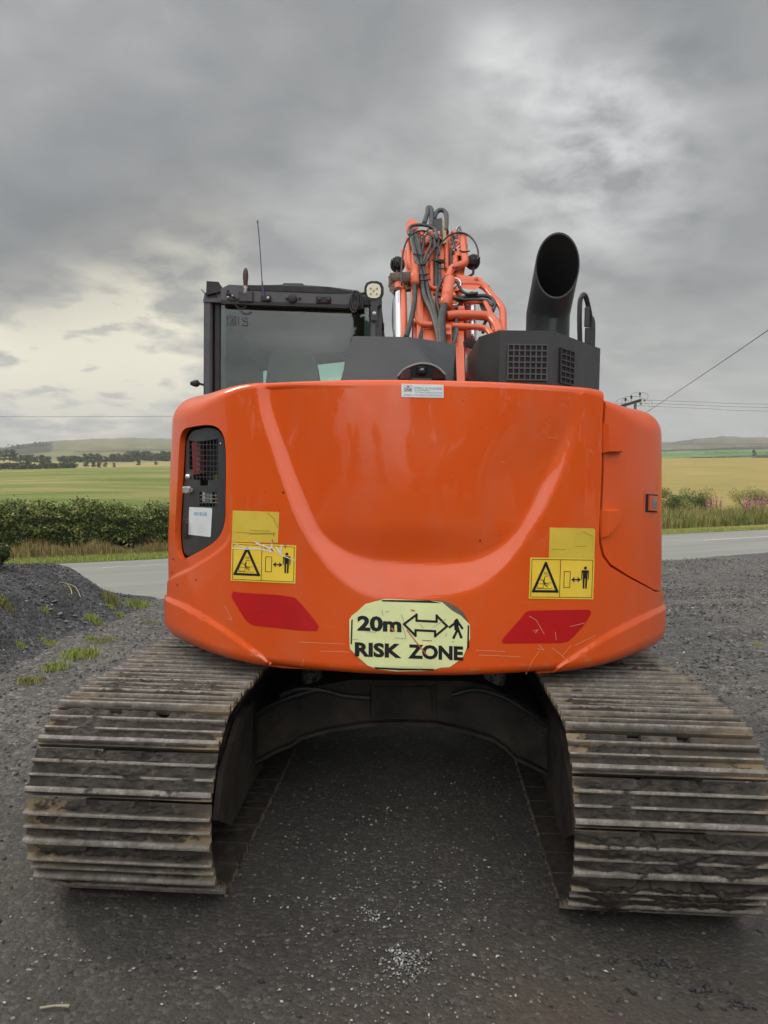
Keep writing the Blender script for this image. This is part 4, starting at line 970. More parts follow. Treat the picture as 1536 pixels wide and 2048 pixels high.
hose([(958, 600), (968, 625), (978, 640), (985, 660)], .013, RUBBER, .0); hose([(962, 604), (975, 630), (968, 650), (966, 665)], .014, RUBBER, .0); hose([(975, 615), (972, 640), (960, 660)], .012, RUBBER, .0)
hose([(913, 600), (916, 620), (912, 650), (908, 680)], .018, RUBBER, .05); hose([(903, 560), (910, 556), (920, 562), (921, 572)], .008, CHROME, .16)
hose([(916, 606), (912, 610), (905, 610)], .008, STEEL, .16); hose([(914, 658), (912, 672), (905, 690)], .014, HOSEG, .10)
hose([(803, 570), (804, 520), (812, 485), (828, 466), (850, 462), (866, 476)], .0075, BLACKD, .25, 'lamp_cable', 6)
hose([(878, 510), (882, 490), (893, 475), (912, 466), (932, 468), (948, 482), (956, 502), (955, 520)], .0075, BLACKD, .2, 'lamp_cable', 6)
hose([(788, 595), (786, 620), (786, 650), (789, 672)], .008, BLACKD, .0, 'lamp_cable', 6)
# steel pipes
def pipe(P, r, off=.05): return hose(P, r, BOOM, off, 'hydraulic_pipe', 12)
pipe([(905, 571), (935, 568), (960, 570), (975, 580), (984, 592), (996, 605), (1005, 620), (1006, 645), (1006, 668)], .026)
pipe([(908, 565), (940, 562), (962, 566), (976, 576)], .020)
pipe([(915, 602), (950, 603), (968, 604), (976, 616), (984, 635), (990, 665)], .020)
pipe([(893, 632), (920, 630), (960, 631), (980, 635), (993, 650), (1000, 668)], .034, .08)
pipe([(904, 652), (930, 653), (960, 655), (975, 660), (984, 672)], .022, .06)
pipe([(828, 500), (828, 545), (827, 600), (829, 630), (834, 644), (846, 649), (868, 650)], .022, .06)
pipe([(846, 520), (850, 545), (855, 565), (865, 576), (885, 578)], .018, .05)
pipe([(829, 535), (830, 568)], .034, .16)
pipe([(893, 480), (894, 540)], .022, .02); pipe([(925, 476), (928, 505), (930, 525), (916, 532), (903, 538), (896, 556)], .030, .12)
pipe([(900, 560), (896, 580), (893, 600), (889, 612)], .045, .12); pipe([(862, 500), (863, 575)], .020, .03)
pipe([(815, 480), (818, 500), (820, 540)], .022, .02); pipe([(910, 515), (911, 535)], .024, .10); pipe([(893, 590), (890, 612)], .038, .15)
g = G()
for (x, y, w) in ((838, 508, 12), (840, 528, 10), (845, 548, 12), (846, 559, 14), (874, 520, 10), (884, 536, 8), (929, 502, 10), (911, 534, 8)):
    g.tube([B(x-w, y-1, .16), B(x-w*.3, y+1.5, .19), B(x+w*.4, y+1, .19), B(x+w, y, .16)], .006, 5, 2)
g.split('cable_tie', BLACKD, BO, upper=True)
g = G(); g.box(B(883, 523, .10), (.05, .03, .03), bev=.006); g.build('hose_clip', BLACKD, BO, upper=True)
rs = random.Random(11); g = G()
for i in range(46):
    x, y = rs.choice([(rs.uniform(842, 880), rs.uniform(465, 500)), (rs.uniform(902, 932), rs.uniform(465, 505)), (rs.uniform(885, 912), rs.uniform(555, 612)), (rs.uniform(812, 836), rs.uniform(445, 560))])
    q = B(x, y, .07+.06*rs.random()); a = Vector((rs.gauss(0, 1), rs.gauss(0, 1), rs.gauss(0, 1.5))).normalized()*.022
    g.cyl(Vector(q)-a, Vector(q)+a, rs.uniform(.009, .016), 6)
g.split('pipe_union', BOOM, BO, upper=True)
g = G()
for i in range(30):
    x, y = rs.choice([(rs.uniform(842, 880), rs.uniform(455, 500)), (rs.uniform(902, 932), rs.uniform(455, 505)), (rs.uniform(885, 918), rs.uniform(555, 612))])
    q = B(x, y, .10+.06*rs.random()); a = Vector((rs.gauss(0, 1), rs.gauss(0, 1), rs.gauss(0, 1.5))).normalized()*.016
    g.cyl(Vector(q)-a, Vector(q)+a, rs.uniform(.007, .012), 6)
g.split('hose_fitting', STEEL, BO, upper=True)
# round work lamps either side of the boom, seen from behind
for (x, y, s_, ax) in ((795, 529, 14.5, 806), (946, 524, 14, 930)):
    q = B(x, y, .0); rr_ = s_*(q[1]-CAMU[1])/F
    l = G().lathe([(0, -.085), (rr_*.55, -.075), (rr_*.9, -.045), (rr_, -.01), (rr_, .03), (rr_*.9, .035), (0, .03)], q, 22, Matrix.Rotation(R(-90), 3, 'X') @ Matrix.Rotation(R(0), 3, 'Z')).build('boom_lamp', BLACKD, BO, True, 40, True)
    g = G()
    for k in range(-3, 4): g.box(q+[k*rr_*.27, -.06, 0], (.006, .04, rr_*1.3*math.cos(k*.33)))
    g.build('lamp_fin', BLACKD, l, False, None, True)
    G().tube([B(x, y+12, 0), B(x, y+24, 0), B(ax, y+32, 0)], .010, 6, 2).build('lamp_mount', BLACKD, l, upper=True)
# clutter right of the boom, between the two hood boxes
def PP(P, Y, name, m_, th=.02): return G().hull([U(x, y, Y+d) for d in (0, th) for x, y in P]).build(name, m_, EX, False, None, True)
PP([(945, 700), (962, 695), (962, 775), (934, 775), (936, 735)], -.1, 'tank_plate', BOOM, .05)
PP([(931, 700), (935, 715), (940, 730), (932, 752), (930, 725)], .1, 'hose_fitting', STEEL)
PP([(926, 684), (935, 675), (954, 682), (955, 690), (948, 700), (927, 693)], -.35, 'mirror_shell', BLACKD, .03)
PP([(930, 686), (936, 679), (950, 684), (946, 695), (932, 691)], -.356, 'mirror_face', REDL, .004)
PP([(931, 720), (938, 716), (944, 724), (942, 742), (932, 744)], -.2, 'solenoid_valve', STEEL, .04)
G().tube([U(941, 738, -.22), U(942, 750, -.22), U(935, 758, -.22), U(933, 775, -.22)], .008, 6, 3).build('valve_hose', RUBBER, EX, upper=True)
G().lathe([(0, -.012), (.022, -.012), (.022, .01), (0, .014)], U(952, 695, -.2), 8, RX).lathe([(0, -.012), (.022, -.012), (.022, .01), (0, .014)], U(952, 750, -.2), 8, RX).split('bolt', STEEL, EX, upper=True)

# ================================================================== revolving frame, undercarriage
G().prism([(-1.0, ZB-.02), (-1.0, 1.2), (1.0, 1.2), (1.0, ZB-.02)], -.95, 1.7).build('revolving_frame', FRAMEM, EX, False, None, True)
G().prism([(.15, 1.15), (.15, 2.0), (1.22, 2.0), (1.22, 1.15)], .36, 1.45).build('fuel_tank_box', ORANGE2, EX, False, None, True)
G().lathe([(.56, .70), (.56, .84)], (0, 0, 0), 40).build('slew_ring', FRAMEM, EX, True, 30)
# arched cross member: front-view outline stands at y=-.78
cmp_ = lambda P, Y: [(atY(x, y, Y)[0], atY(x, y, Y)[2]) for x, y in P]
Yx = -.78
lo = cmp_([(462, 1560), (484, 1530), (520, 1512), (558, 1492), (585, 1482), (605, 1467), (660, 1452), (730, 1441), (800, 1438), (870, 1440), (925, 1452), (985, 1470), (1010, 1488), (1030, 1508), (1062, 1522), (1095, 1540), (1122, 1572)], Yx)
hi_ = cmp_([(1122, 1452), (1090, 1438), (1040, 1403), (975, 1372), (930, 1362), (700, 1360), (620, 1376), (560, 1400), (500, 1430), (462, 1455)], Yx)
G().prism(lo+hi_, Yx, Yx+1.5).build('cross_member', FRAMEM, EX, True, 30)
# stiffening plates, bolts and hoses on the face of the cross member
g = G()
for x in (738, 868): q0, q1 = atY(x, 1368, Yx), atY(x, 1432, Yx); g.hull([q0+[dx, dy, 0] for dx in (-.006, .006) for dy in (-.02, .01)]+[q1+[dx, dy, 0] for dx in (-.006, .006) for dy in (-.02, .01)])
g.split('weld_rib', FRAMEM, EX)
g = G(); g.hull([atY(x, y, Yx)+np.array([0, dy, 0]) for dy in (-.014, .01) for x, y in ((745, 1372), (862, 1372), (864, 1428), (743, 1428))]); g.build('cover_plate', FRAMEM, EX, False)
g = G()
for x, y in ((752, 1378), (855, 1378), (752, 1420), (856, 1420), (800, 1378), (800, 1421)): g.lathe([(0, -.012), (.011, -.010), (.011, .008), (0, .01)], atY(x, y, Yx)+[0, -.018, 0], 6, RX)
for sx, xs_ in ((-1, (505, 520, 540)), (1, (1085, 1068, 1050))):
    for k, x in enumerate(xs_): g.lathe([(0, -.012), (.012, -.010), (.012, .008), (0, .01)], atY(x, 1470-k*16, Yx)+[0, -.006, 0], 6, RX)
g.split('frame_bolt', FRAMEM, EX)
for P in ([(560, 1392), (600, 1378), (650, 1382), (690, 1392), (740, 1396)], [(905, 1390), (950, 1380), (1000, 1392), (1050, 1420), (1092, 1452)], [(500, 1440), (540, 1412), (590, 1392), (640, 1378)]):
    G().tube([atY(x, y, Yx-.03) for x, y in P], .013, 8, 4).build('travel_hose', RUBBER, EX)
ln = [np.array([a, Yx-.035, b-.010]) for a, b in lo]
g = G(); rings = [[(q[0], Yx-.05, q[2]-.008), (q[0], Yx+.10, q[2]-.008), (q[0], Yx+.10, q[2]+.010), (q[0], Yx-.05, q[2]+.010)] for q in ln]; g.ring(rings); g.build('flange', FRAMEM, EX, True, 30)
# bright-worn slew hose lumps under the tail
for x in (625, 990):
    a = atY(x, 1352, -.62); G().lathe([(0, -.05), (.05, -.04), (.06, 0), (.05, .05), (0, .06)], a, 14, Matrix.Rotation(R(20), 3, 'X')).build('swivel_hose_cover', varied('speckled_grime', (.01, .01, .01), (.30, .29, .27), 60, (.4, .6)), EX)

# ---- tracks
TG, TWd = 1.0, .695
RC, YCn, ZCn = .352, 1.560, .385            # shoe surface arc
PIT = .176
def path(u):
    """u metres along the loop from the rear top tangent; -> y, z, tangent angle"""
    Ls = 2*YCn; La = math.pi*RC; P = 2*Ls+2*La; u %= P
    if u < La: a = u/RC; return -YCn-RC*math.sin(a), ZCn+RC*math.cos(a), (-math.cos(a), -math.sin(a)), (-math.sin(a), math.cos(a))
    u -= La
    if u < Ls: return -YCn+u, ZCn-RC, (1, 0), (0, -1)
    u -= Ls
    if u < La: a = u/RC; return YCn+RC*math.sin(a), ZCn-RC*math.cos(a), (math.cos(a), math.sin(a)), (math.sin(a), -math.cos(a))
    u -= La
    sag = .018*math.sin(math.pi*u/Ls)
    return YCn-u, ZCn+RC-sag, (-1, 0), (0, 1)
PER = 4*YCn+2*math.pi*RC; NSH = round(PER/PIT); PIT = PER/NSH
def shoefn(b):
    o = objco(); at = N('ShaderNodeAttribute'); at.attribute_name = 'mud'
    mudv = at.outputs['Fac']
    hi = N('ShaderNodeAttribute'); hi.attribute_name = 'worn'
    st_ = ramp(noise_(o, 7, 8, .62), [(.32, (.036, .028, .021)), (.55, (.085, .067, .050)), (.72, (.15, .12, .088))])
    tan = ramp(noise_(mapping(o, (1, 2, 2)), 3.0, 5, .6), [(.48, (0, 0, 0)), (.54, (1, 1, 1))])
    sxo = N('ShaderNodeSeparateXYZ'); L(o, sxo.inputs[0]); en = math_('MULTIPLY_ADD', math_('ABSOLUTE', sxo.outputs[0]), 9.0, -1.3, clamp=True)
    st_ = mix(math_('MULTIPLY', math_('MULTIPLY', tan, en), .62), st_, (.36, .265, .155))
    wc = ramp(noise_(o, 26, 6, .7), [(.3, (.095, .082, .068)), (.58, (.27, .245, .21)), (.72, (.46, .43, .38))])
    st_ = mix(math_('MULTIPLY', hi.outputs['Fac'], .9), st_, wc)
    mu = ramp(noise_(o, 22, 8, .7), [(.3, (.013, .010, .0075)), (.55, (.045, .036, .028)), (.75, (.11, .092, .073))])
    L(mix(mudv, st_, mu), b.inputs['Base Color'])
    L(math_('MULTIPLY_ADD', noise_(o, 12, 6, .6), .5, .30), b.inputs['Roughness'])
    L(bump(noise_(o, 75, 8, .8), .9, .009), b.inputs['Normal'])
SHOE = mat('muddy_track_steel', (.1, .08, .06), .6, 0, 0, shoefn)
rng = np.random.RandomState(4)
def shoe_mesh(seed, mudk):
    nx_, nsg = 84, 46
    sv = np.linspace(-.0850, .0865, nsg); xv = np.linspace(-TWd/2, TWd/2, nx_)
    # refine samples at the bars
    def prof(s):
        h = np.zeros_like(s)
        for c, hw, hh in ((-.036, .0055, .025), (.014, .0042, .021), (.066, .0090, .027)):
            h = np.maximum(h, hh*np.clip((hw+.0045-np.abs(s-c))/.0045, 0, 1)+.004*np.clip(1-np.abs(s-c)/.02, 0, 1))
        h = np.maximum(h, np.where(s > .070, .009, 0))
        return h
    extra = np.concatenate([[c-w, c-w+.004, c+w-.004, c+w] for c, w in ((-.036, .010), (.014, .0087), (.066, .0135))])
    sv = np.unique(np.round(np.concatenate([sv, extra]), 4)); nsg = len(sv)
    X, Sv = np.meshgrid(xv, sv)
    base_ = prof(Sv)
    worn = sst((base_-.0195)/.004)
    nz_ = np.array([noise.fractal(Vector((x*9+seed*7.3, s*14, seed*3.1)), .6, 2.0, 5) for x, s in zip(X.ravel(), Sv.ravel())]).reshape(X.shape)
    big = np.array([noise.noise(Vector((x*3.2+seed*5.7, s*4, seed*1.7))) for x, s in zip(X.ravel(), Sv.ravel())]).reshape(X.shape)
    edge = sst((TWd/2-np.abs(X))/.10)
    nz2 = np.array([noise.fractal(Vector((x*38+seed, s*42, seed*2.1)), .6, 2.0, 3) for x, s in zip(X.ravel(), Sv.ravel())]).reshape(X.shape)
    md = (.010+.014*mudk+.018*big+.009*nz_+.0075*nz2)*(.25+.75*edge)-.012*(1-mudk)
    md = md*sst((.084-np.abs(Sv))/.006)
    cap = np.where(base_ > .014, base_*(.78+.9*np.clip(nz_+big*.6-.12+.35*(mudk-.5), -.2, .6)), 9)
    md = np.minimum(md, cap)
    h = np.maximum(base_, md); mudm = sst((md-base_+.001)/.003)
    h = h+.0012*nz_
    # sprocket clearance slots beside the centre, at the trailing edge
    for xc in (-.085, .085):
        m_ = sst((.026-np.abs(X-xc))/.006)*sst((Sv-.030)/.004)*sst((.052-Sv)/.004)*0
        xo = xc+(.012 if xc > 0 else -.004)
        m2 = sst((.026-np.abs(X-xo))/.008)*sst((-.054-.010*np.abs(X-xo)/.026-Sv)/.005)
        h = h-.040*m2; mudm = mudm*(1-m2)
    slot = np.zeros_like(h)
    # chipped, dented bars
    h = h-.0015*worn*sst((nz_-.3)/.4)
    worn = worn*(1-mudm)
    V = np.stack([X.ravel(), Sv.ravel(), h.ravel()], 1); n0 = len(V)
    Fc = [(i*nx_+j, i*nx_+j+1, (i+1)*nx_+j+1, (i+1)*nx_+j) for i in range(nsg-1) for j in range(nx_-1)]
    per = [j for j in range(nx_)]+[i*nx_+nx_-1 for i in range(1, nsg)]+[(nsg-1)*nx_+j for j in range(nx_-2, -1, -1)]+[i*nx_ for i in range(nsg-2, 0, -1)]
    bt = [(V[i][0]*.99, V[i][1]*.955, min(-.013, V[i][2]-.006)) for i in per]
    n = len(per); V = np.vstack([V, bt])
    Fc += [(per[(k+1) % n], per[k], n0+k, n0+(k+1) % n) for k in range(n)]+[tuple(range(n0, n0+n))]
    me = bpy.data.meshes.new('track_shoe'); me.from_pydata(V.tolist(), [], Fc); me.update(); me.shade_smooth(); me.set_sharp_from_angle(angle=R(42))
    for nm, arr in (('mud', mudm), ('worn', worn)):
        a = me.attributes.new(nm, 'FLOAT', 'POINT'); a.data.foreach_set('value', np.concatenate([arr.ravel(), np.full(n, 1.0 if nm == 'mud' else 0.0)]).astype(np.float32))
    me.materials.append(SHOE); return me
shoes = [shoe_mesh(i, [.15, .35, .55, .2, .8, .45, .1, .6, .3, .95][i]) for i in range(10)]
for side in (-1, 1):
    g = G()
    rr2 = []
    for k in range(120):
        y, z, t_, n_ = path(PER*k/120)
        rr2.append([(side*TG+dx, y-n_[0]*dd, z-n_[1]*dd) for dx, dd in ((-.095, .016), (.095, .016), (.095, .085), (-.095, .085))])
    g.ring(rr2, closed=True); T_ = g.build('crawler_track', FRAMEM, EX, True, 40)
    tag(T_, ('left' if side < 0 else 'right')+' crawler track with mud packed between its triple bars')
    phase = .055 if side > 0 else .02
    for k in range(NSH):
        y, z, t_, n_ = path(k*PIT+phase)
        me = shoes[(k*7+(3 if side > 0 else 0)) % 10]
        if side > 0 and k in (3, 4, 5): me = shoes[[4, 9, 7][k-3]]
        o = bpy.data.objects.new('track_shoe', me); C.objects.link(o); o.parent = T_
        flip = -1 if (k*5+side) % 3 == 0 else 1
        tx_ = Vector((0, t_[0], t_[1])); nn = Vector((0, n_[0], n_[1])); xx = tx_.cross(nn)
        o.matrix_world = Matrix(((xx.x, tx_.x, nn.x, side*TG), (xx.y, tx_.y, nn.y, y), (xx.z, tx_.z, nn.z, z), (0, 0, 0, 1)))
    g = G(); g.prism([(-1.48, .33), (-1.40, .55), (-1.15, .62), (1.2, .62), (1.45, .5), (1.45, .25), (1.2, .13), (-1.1, .13), (-1.38, .18)], side*TG-.265, side*TG+.265, 'x'); fr2 = g.build('track_frame', FRAMEM, EX, False)
    G().prism([(-1.66, .30), (-1.58, .46), (-1.30, .60), (-1.05, .60), (-1.05, .20), (-1.45, .18)], side*(TG-.29)-.012, side*(TG-.29)+.012, 'x').build('frame_guard', FRAMEM, fr2, False)
    for nm, yy in (('drive_sprocket', -YCn), ('idler_wheel', YCn)):
        G().lathe([(.05, -.2), (.12, -.19), (.13, -.06), (.245, -.05), (.26, 0), (.245, .05), (.13, .06), (.12, .19), (.05, .2)], (side*TG, yy, ZCn), 28, Matrix.Rotation(R(90), 3, 'Y')).build(nm, FRAMEM, EX, True, 30)
    for k in range(7):
        G().lathe([(.03, -.14), (.075, -.13), (.075, .13), (.03, .14)], (side*TG, -1.15+k*.39, .16), 16, Matrix.Rotation(R(90), 3, 'Y')).build('track_roller', FRAMEM, EX, True, 30)

# ================================================================== SETTING
rg = np.random.RandomState(12)
def hpy(px):      # pixel row of the true horizon at column px
    return 1024+F*(CF[2]+CR[2]*(px-768)/F)/CU[2]
def fan_xy(px, D):
    d = CF[None]*F+CR[None]*(np.asarray(px)[:, None]-768)-CU[None]*(946-1024); h = d[:, :2]/np.hypot(d[:, 0], d[:, 1])[:, None]
    return CAM[:2]+h*np.asarray(D)[:, None]
def zat(px, py, D):
    """height that shows at row py when standing at distance D in column px"""
    d = CF[None]*F+CR[None]*(np.asarray(px)[:, None]-768)-CU[None]*(np.asarray(py)[:, None]-1024)
    return CAM[2]+d[:, 2]/np.hypot(d[:, 0], d[:, 1])*D
E1, E2 = gnd(30, 1130)[:2], gnd(1536, 1058)[:2]
RD = (E2-E1)/np.linalg.norm(E2-E1); RN = np.array([-RD[1], RD[0]])     # along the road, across it (away from the yard)
N1, N2 = gnd(330, 1188)[:2], gnd(1400, 1120)[:2]
RW = float((E1-(N1+N2)/2)@RN)
def road(a, c): return E1+RD*a+RN*c           # c: 0 far edge, -RW near edge
def structure(o): o['kind'] = 'structure'; return o

# ground sheet to the horizon
def gf(b):
    o = objco(); L(ramp(noise_(o, .05, 6), [(.35, (.10, .12, .04)), (.65, (.17, .16, .07))]), b.inputs['Base Color'])
GM = mat('far_turf', (.1, .12, .05), .9, fn=gf)
g = G(); g.ring([[(0, -4, -.35)]*64]+[[(r_*math.cos(a), r_*math.sin(a), -.35-(.0 if r_ < 60 else 3.0)) for a in np.linspace(0, 2*math.pi, 65)[:-1]] for r_ in (12, 40, 60, 300, 1500, 6500)], cap=False)
structure(g.build('ground', GM))

# yard: gravel, dark tar and mud
xs = np.concatenate([np.linspace(-30, -6, 40), np.linspace(-5.9, 6, 330), np.linspace(6.1, 32, 50)])
vs_ = np.concatenate([np.linspace(-9, -5, 16), np.linspace(-4.97, 1.0, 200), np.linspace(1.05, 14, 150), np.linspace(14.2, 36, 40)])
X, Y = np.meshgrid(xs, vs_)
A_ = (X-E1[0])*RD[0]+(Y-E1[1])*RD[1]; Cc = (X-E1[0])*RN[0]+(Y-E1[1])*RN[1]
def fbm(x, y, sc, oc=4, seed=0.0):
    return np.array([noise.fractal(Vector((a*sc+seed, b*sc-seed, seed)), .7, 2.0, oc) for a, b in zip(x.ravel(), y.ravel())]).reshape(x.shape)
n1 = fbm(X, Y, .9, 4); n2 = fbm(X, Y, 7.0, 3, 3.3)
roughm = sst((np.abs(X)-1.2)/1.6)
Z = -.004+.010*n1*(.3+roughm)+.0035*n2*(.5+roughm)
pad = sst((1.55-np.abs(X))/.25)*sst((Y+2.1)/.2)*sst((2.2-Y)/.2); Z = Z*(1-pad)-.003*pad
# churned mud at the right foreground
mudz = np.exp(-(((X-.75)/.7)**2+((Y+2.75)/.35)**2)); Z += .005*mudz*n2
# ruts at the right
for (c0_, sl, dp) in ((5.2, .46, .05), (3.4, .44, .06), (1.4, .35, .035)):
    q = Y-(c0_+sl*(X-3)+.25*np.sin(X*.7)); m_ = sst((X-2.2)/1.5)
    Z += m_*dp*(-np.exp(-(q/.13)**2)+.8*np.exp(-((q-.30)/.17)**2))
Zroad = -.035
Z = np.where(Cc > -RW+.25, -.06, Z*sst((-RW+.3-Cc)/.6)-.02*(1-sst((-RW+.3-Cc)/.6)))
V = np.stack([X.ravel(), Y.ravel(), Z.ravel()], 1); nx_ = len(xs)
idx = np.arange(len(V)).reshape(X.shape); q4 = np.stack([idx[:-1, :-1].ravel(), idx[:-1, 1:].ravel(), idx[1:, 1:].ravel(), idx[1:, :-1].ravel()], 1)
keep = (Cc < -RW+.9)[:-1, :-1].ravel(); q4 = q4[keep]
def gravel_core(b, o, dark=1.0, mound=False):
    vo = N('ShaderNodeTexVoronoi'); setin(vo, Scale=62.0, Randomness=1.0); L(o, vo.inputs['Vector'])
    vb = N('ShaderNodeTexVoronoi'); setin(vb, Scale=24.0, Randomness=1.0); L(o, vb.inputs['Vector'])
    s = N('ShaderNodeSeparateColor'); L(vo.outputs['Color'], s.inputs[0]); s2 = N('ShaderNodeSeparateColor'); L(vb.outputs['Color'], s2.inputs[0])
    c = ramp(s.outputs[0], [(0, (.030, .029, .029)), (.5, (.066, .064, .063)), (.82, (.115, .112, .108)), (.97, (.24, .235, .225))])
    c2 = ramp(s2.outputs[0], [(0, (.035, .034, .035)), (.6, (.085, .083, .083)), (.93, (.19, .187, .18)), (1, (.36, .35, .33))])
    return c, c2, vo, vb
def yf(b):
    o = objco(); c, c2, vo, vb = gravel_core(b, o)
    sx = N('ShaderNodeSeparateXYZ'); L(o, sx.inputs[0]); x, y = sx.outputs[0], sx.outputs[1]
    wob = noise_(o, 1.3, 5, .6)
    ax = math_('ABSOLUTE', x)
    nse = noise_(o, 2.2, 8, .65)
    coarse = math_('MULTIPLY_ADD', math_('ADD', ax, math_('MULTIPLY', wob, 1.4)), 1.1, -2.5, clamp=True)
    fine = mix(.28, ramp(noise_(o, 170, 6, .7), [(.3, (.030, .0275, .025)), (.7, (.072, .066, .059))]), c)
    # white chips scattered over the fine tarry surface
    vw = N('ShaderNodeTexVoronoi'); setin(vw, Scale=48.0); L(o, vw.inputs['Vector']); sw = N('ShaderNodeSeparateColor'); L(vw.outputs['Color'], sw.inputs[0])
    dens = math_('MULTIPLY_ADD', noise_(o, 2.4, 4, .6), .26, -.088)
    chip = math_('MULTIPLY', math_('LESS_THAN', sw.outputs[1], dens), math_('LESS_THAN', vw.outputs['Distance'], math_('MULTIPLY_ADD', sw.outputs[2], .28, .12)))
    fine = mix(math_('MULTIPLY', chip, .85), fine, (.30, .30, .285))
    col_ = mix(coarse, fine, mix(.45, c, c2))
    # brown mud at the right front, streaks of silt elsewhere
    dx = math_('MULTIPLY', math_('SUBTRACT', x, 1.0), .75); dy = math_('MULTIPLY', math_('SUBTRACT', y, -3.1), 1.0)
    rr_ = math_('SQRT', math_('ADD', math_('MULTIPLY', dx, dx), math_('MULTIPLY', dy, dy)))
    mudm = math_('MULTIPLY_ADD', math_('SUBTRACT', math_('MULTIPLY_ADD', nse, 1.4, .55), rr_), 1.7, .05, clamp=True)
    mc = ramp(noise_(o, 60, 8, .75), [(.3, (.032, .024, .017)), (.55, (.080, .062, .045)), (.75, (.115, .092, .068))])
    col_ = mix(math_('MULTIPLY', mudm, .85), col_, mc)
    sil = math_('MULTIPLY_ADD', noise_(mapping(o, (1, .6, 1), (0, 0, .4)), 1.1, 7, .6), 4.0, -2.1, clamp=True)
    col_ = mix(math_('MULTIPLY', sil, .35), col_, (.10, .086, .070))
    L(mix(1.0, col_, ramp(noise_(o, .8, 5, .6), [(.3, (.74, .72, .70)), (.7, (1.25, 1.18, 1.08))]), 'MULTIPLY'), b.inputs['Base Color'])
    L(math_('MULTIPLY_ADD', noise_(o, 5, 6), .5, .42), b.inputs['Roughness'])
    h = math_('MULTIPLY_ADD', vo.outputs['Distance'], -.6, math_('MULTIPLY', noise_(o, 90, 7, .75), .9))
    h2 = math_('MULTIPLY_ADD', math_('MULTIPLY', vb.outputs['Distance'], coarse), -1.4, h)
    L(bump(h2, .85, .012), b.inputs['Normal'])
YARD = mat('yard_gravel', (.06, .06, .06), .8, fn=yf)
structure(mesh_obj('gravel_yard', V, q4.tolist(), YARD))

# road
def rf(b):
    o = objco(); a = math.atan2(RD[1], RD[0])
    m1 = mapping(o, (1, 1, 1), (0, 0, -a)); n = noise_(mapping(m1, (.15, 1.6, 1)), 1.0, 6, .6); n2_ = noise_(o, 60, 6, .8)
    c = ramp(n, [(.3, (.19, .195, .178)), (.55, (.235, .24, .22)), (.7, (.28, .282, .258))])
    c = mix(1.0, c, ramp(n2_, [(.3, (.72, .72, .72)), (.7, (1.22, 1.22, 1.22))]), 'MULTIPLY'); L(c, b.inputs['Base Color']); L(bump(n2_, .6, .006), b.inputs['Normal'])
ROAD = mat('road_asphalt', (.2, .2, .19), .75, fn=rf)
aa = np.linspace(-34, 70, 105); V = []; Fc = []
for i, a in enumerate(aa):
    for j, c in enumerate(np.linspace(0, -RW-.05, 10)):
        q = road(a, c+(.05*math.sin(a*.9)+.07*math.sin(a*2.3) if j == 9 else 0)); V.append((q[0], q[1], -.012+.03*math.sin(math.pi*j/9)))
Fc = [(i*10+j, i*10+j+1, (i+1)*10+j+1, (i+1)*10+j) for i in range(104) for j in range(9)]
structure(mesh_obj('road', V, Fc, ROAD))
def mkf(b):
    o = objco(); n = noise_(o, 14, 8, .7); L(ramp(n, [(.38, (.24, .25, .23)), (.52, (.58, .58, .55))]), b.inputs['Base Color'])
MARK = mat('road_marking', (.6, .6, .56), .7, fn=mkf)
def cross(c): return -.012+.03*math.sin(math.pi*min(1, max(0, -c/(RW+.05))))
mk = G()
cl_ = float((gnd(1460, 1079)[:2]-E1)@RN); a1_ = float((gnd(1395, 1081)[:2]-E1)@RD)
def strip(a0, a1, c, w):
    P = []
    for (a, cc) in ((a0, c-w/2), (a1, c-w/2), (a1, c+w/2), (a0, c+w/2)): q = road(a, cc); P.append((q[0], q[1], cross(cc)+.005))
    mk.add(P, [(0, 1, 2, 3)])
strip(a1_, a1_+16, cl_, .10)
cd2 = float((gnd(215, 1136.5)[:2]-E1)@RN)
for k in range(8): strip(1.2+k*.62, 1.2+k*.62+.36, cd2, .06)
structure(mk.build('road_marking', MARK, None, False))

# vegetation helpers
def leafmat(name, stops, rough=.55, trans=.15):
    def fn(b):
        a = N('ShaderNodeAttribute'); a.attribute_name = 'tone'
        L(ramp(a.outputs['Fac'], stops), b.inputs['Base Color'])
        b.inputs['Transmission Weight'].default_value = 0
    return mat(name, stops[0][1], rough, fn=fn, spec=.3)
def leaves(name, P, size, mat_, parent=None, tone=None, flat=0.0, seed=0, shape=.55):
    r = np.random.RandomState(seed); n = len(P); P = np.asarray(P, float)
    d = r.normal(size=(n, 3)); d[:, 2] = d[:, 2]*(1-flat); d /= np.linalg.norm(d, axis=1)[:, None]
    e = np.cross(d, r.normal(size=(n, 3))); e /= np.linalg.norm(e, axis=1)[:, None]
    s = (size*(.6+.8*r.rand(n)))[:, None]
    V = np.stack([P-d*s*.5, P+e*s*.5*shape, P+d*s*.5, P-e*s*.5*shape], 1).reshape(-1, 3)
    me = bpy.data.meshes.new(name); me.vertices.add(4*n); me.vertices.foreach_set('co', V.ravel().astype(np.float32))
    me.loops.add(4*n); me.loops.foreach_set('vertex_index', np.arange(4*n)); me.polygons.add(n); me.polygons.foreach_set('loop_start', np.arange(0, 4*n, 4)); me.update(calc_edges=True)
    t = tone if tone is not None else r.rand(n)
    a = me.attributes.new('tone', 'FLOAT', 'POINT'); a.data.foreach_set('value', np.repeat(np.clip(t, 0, 1), 4).astype(np.float32))
    me.materials.append(mat_); o = bpy.data.objects.new(name, me); C.objects.link(o); o.parent = parent
    return o
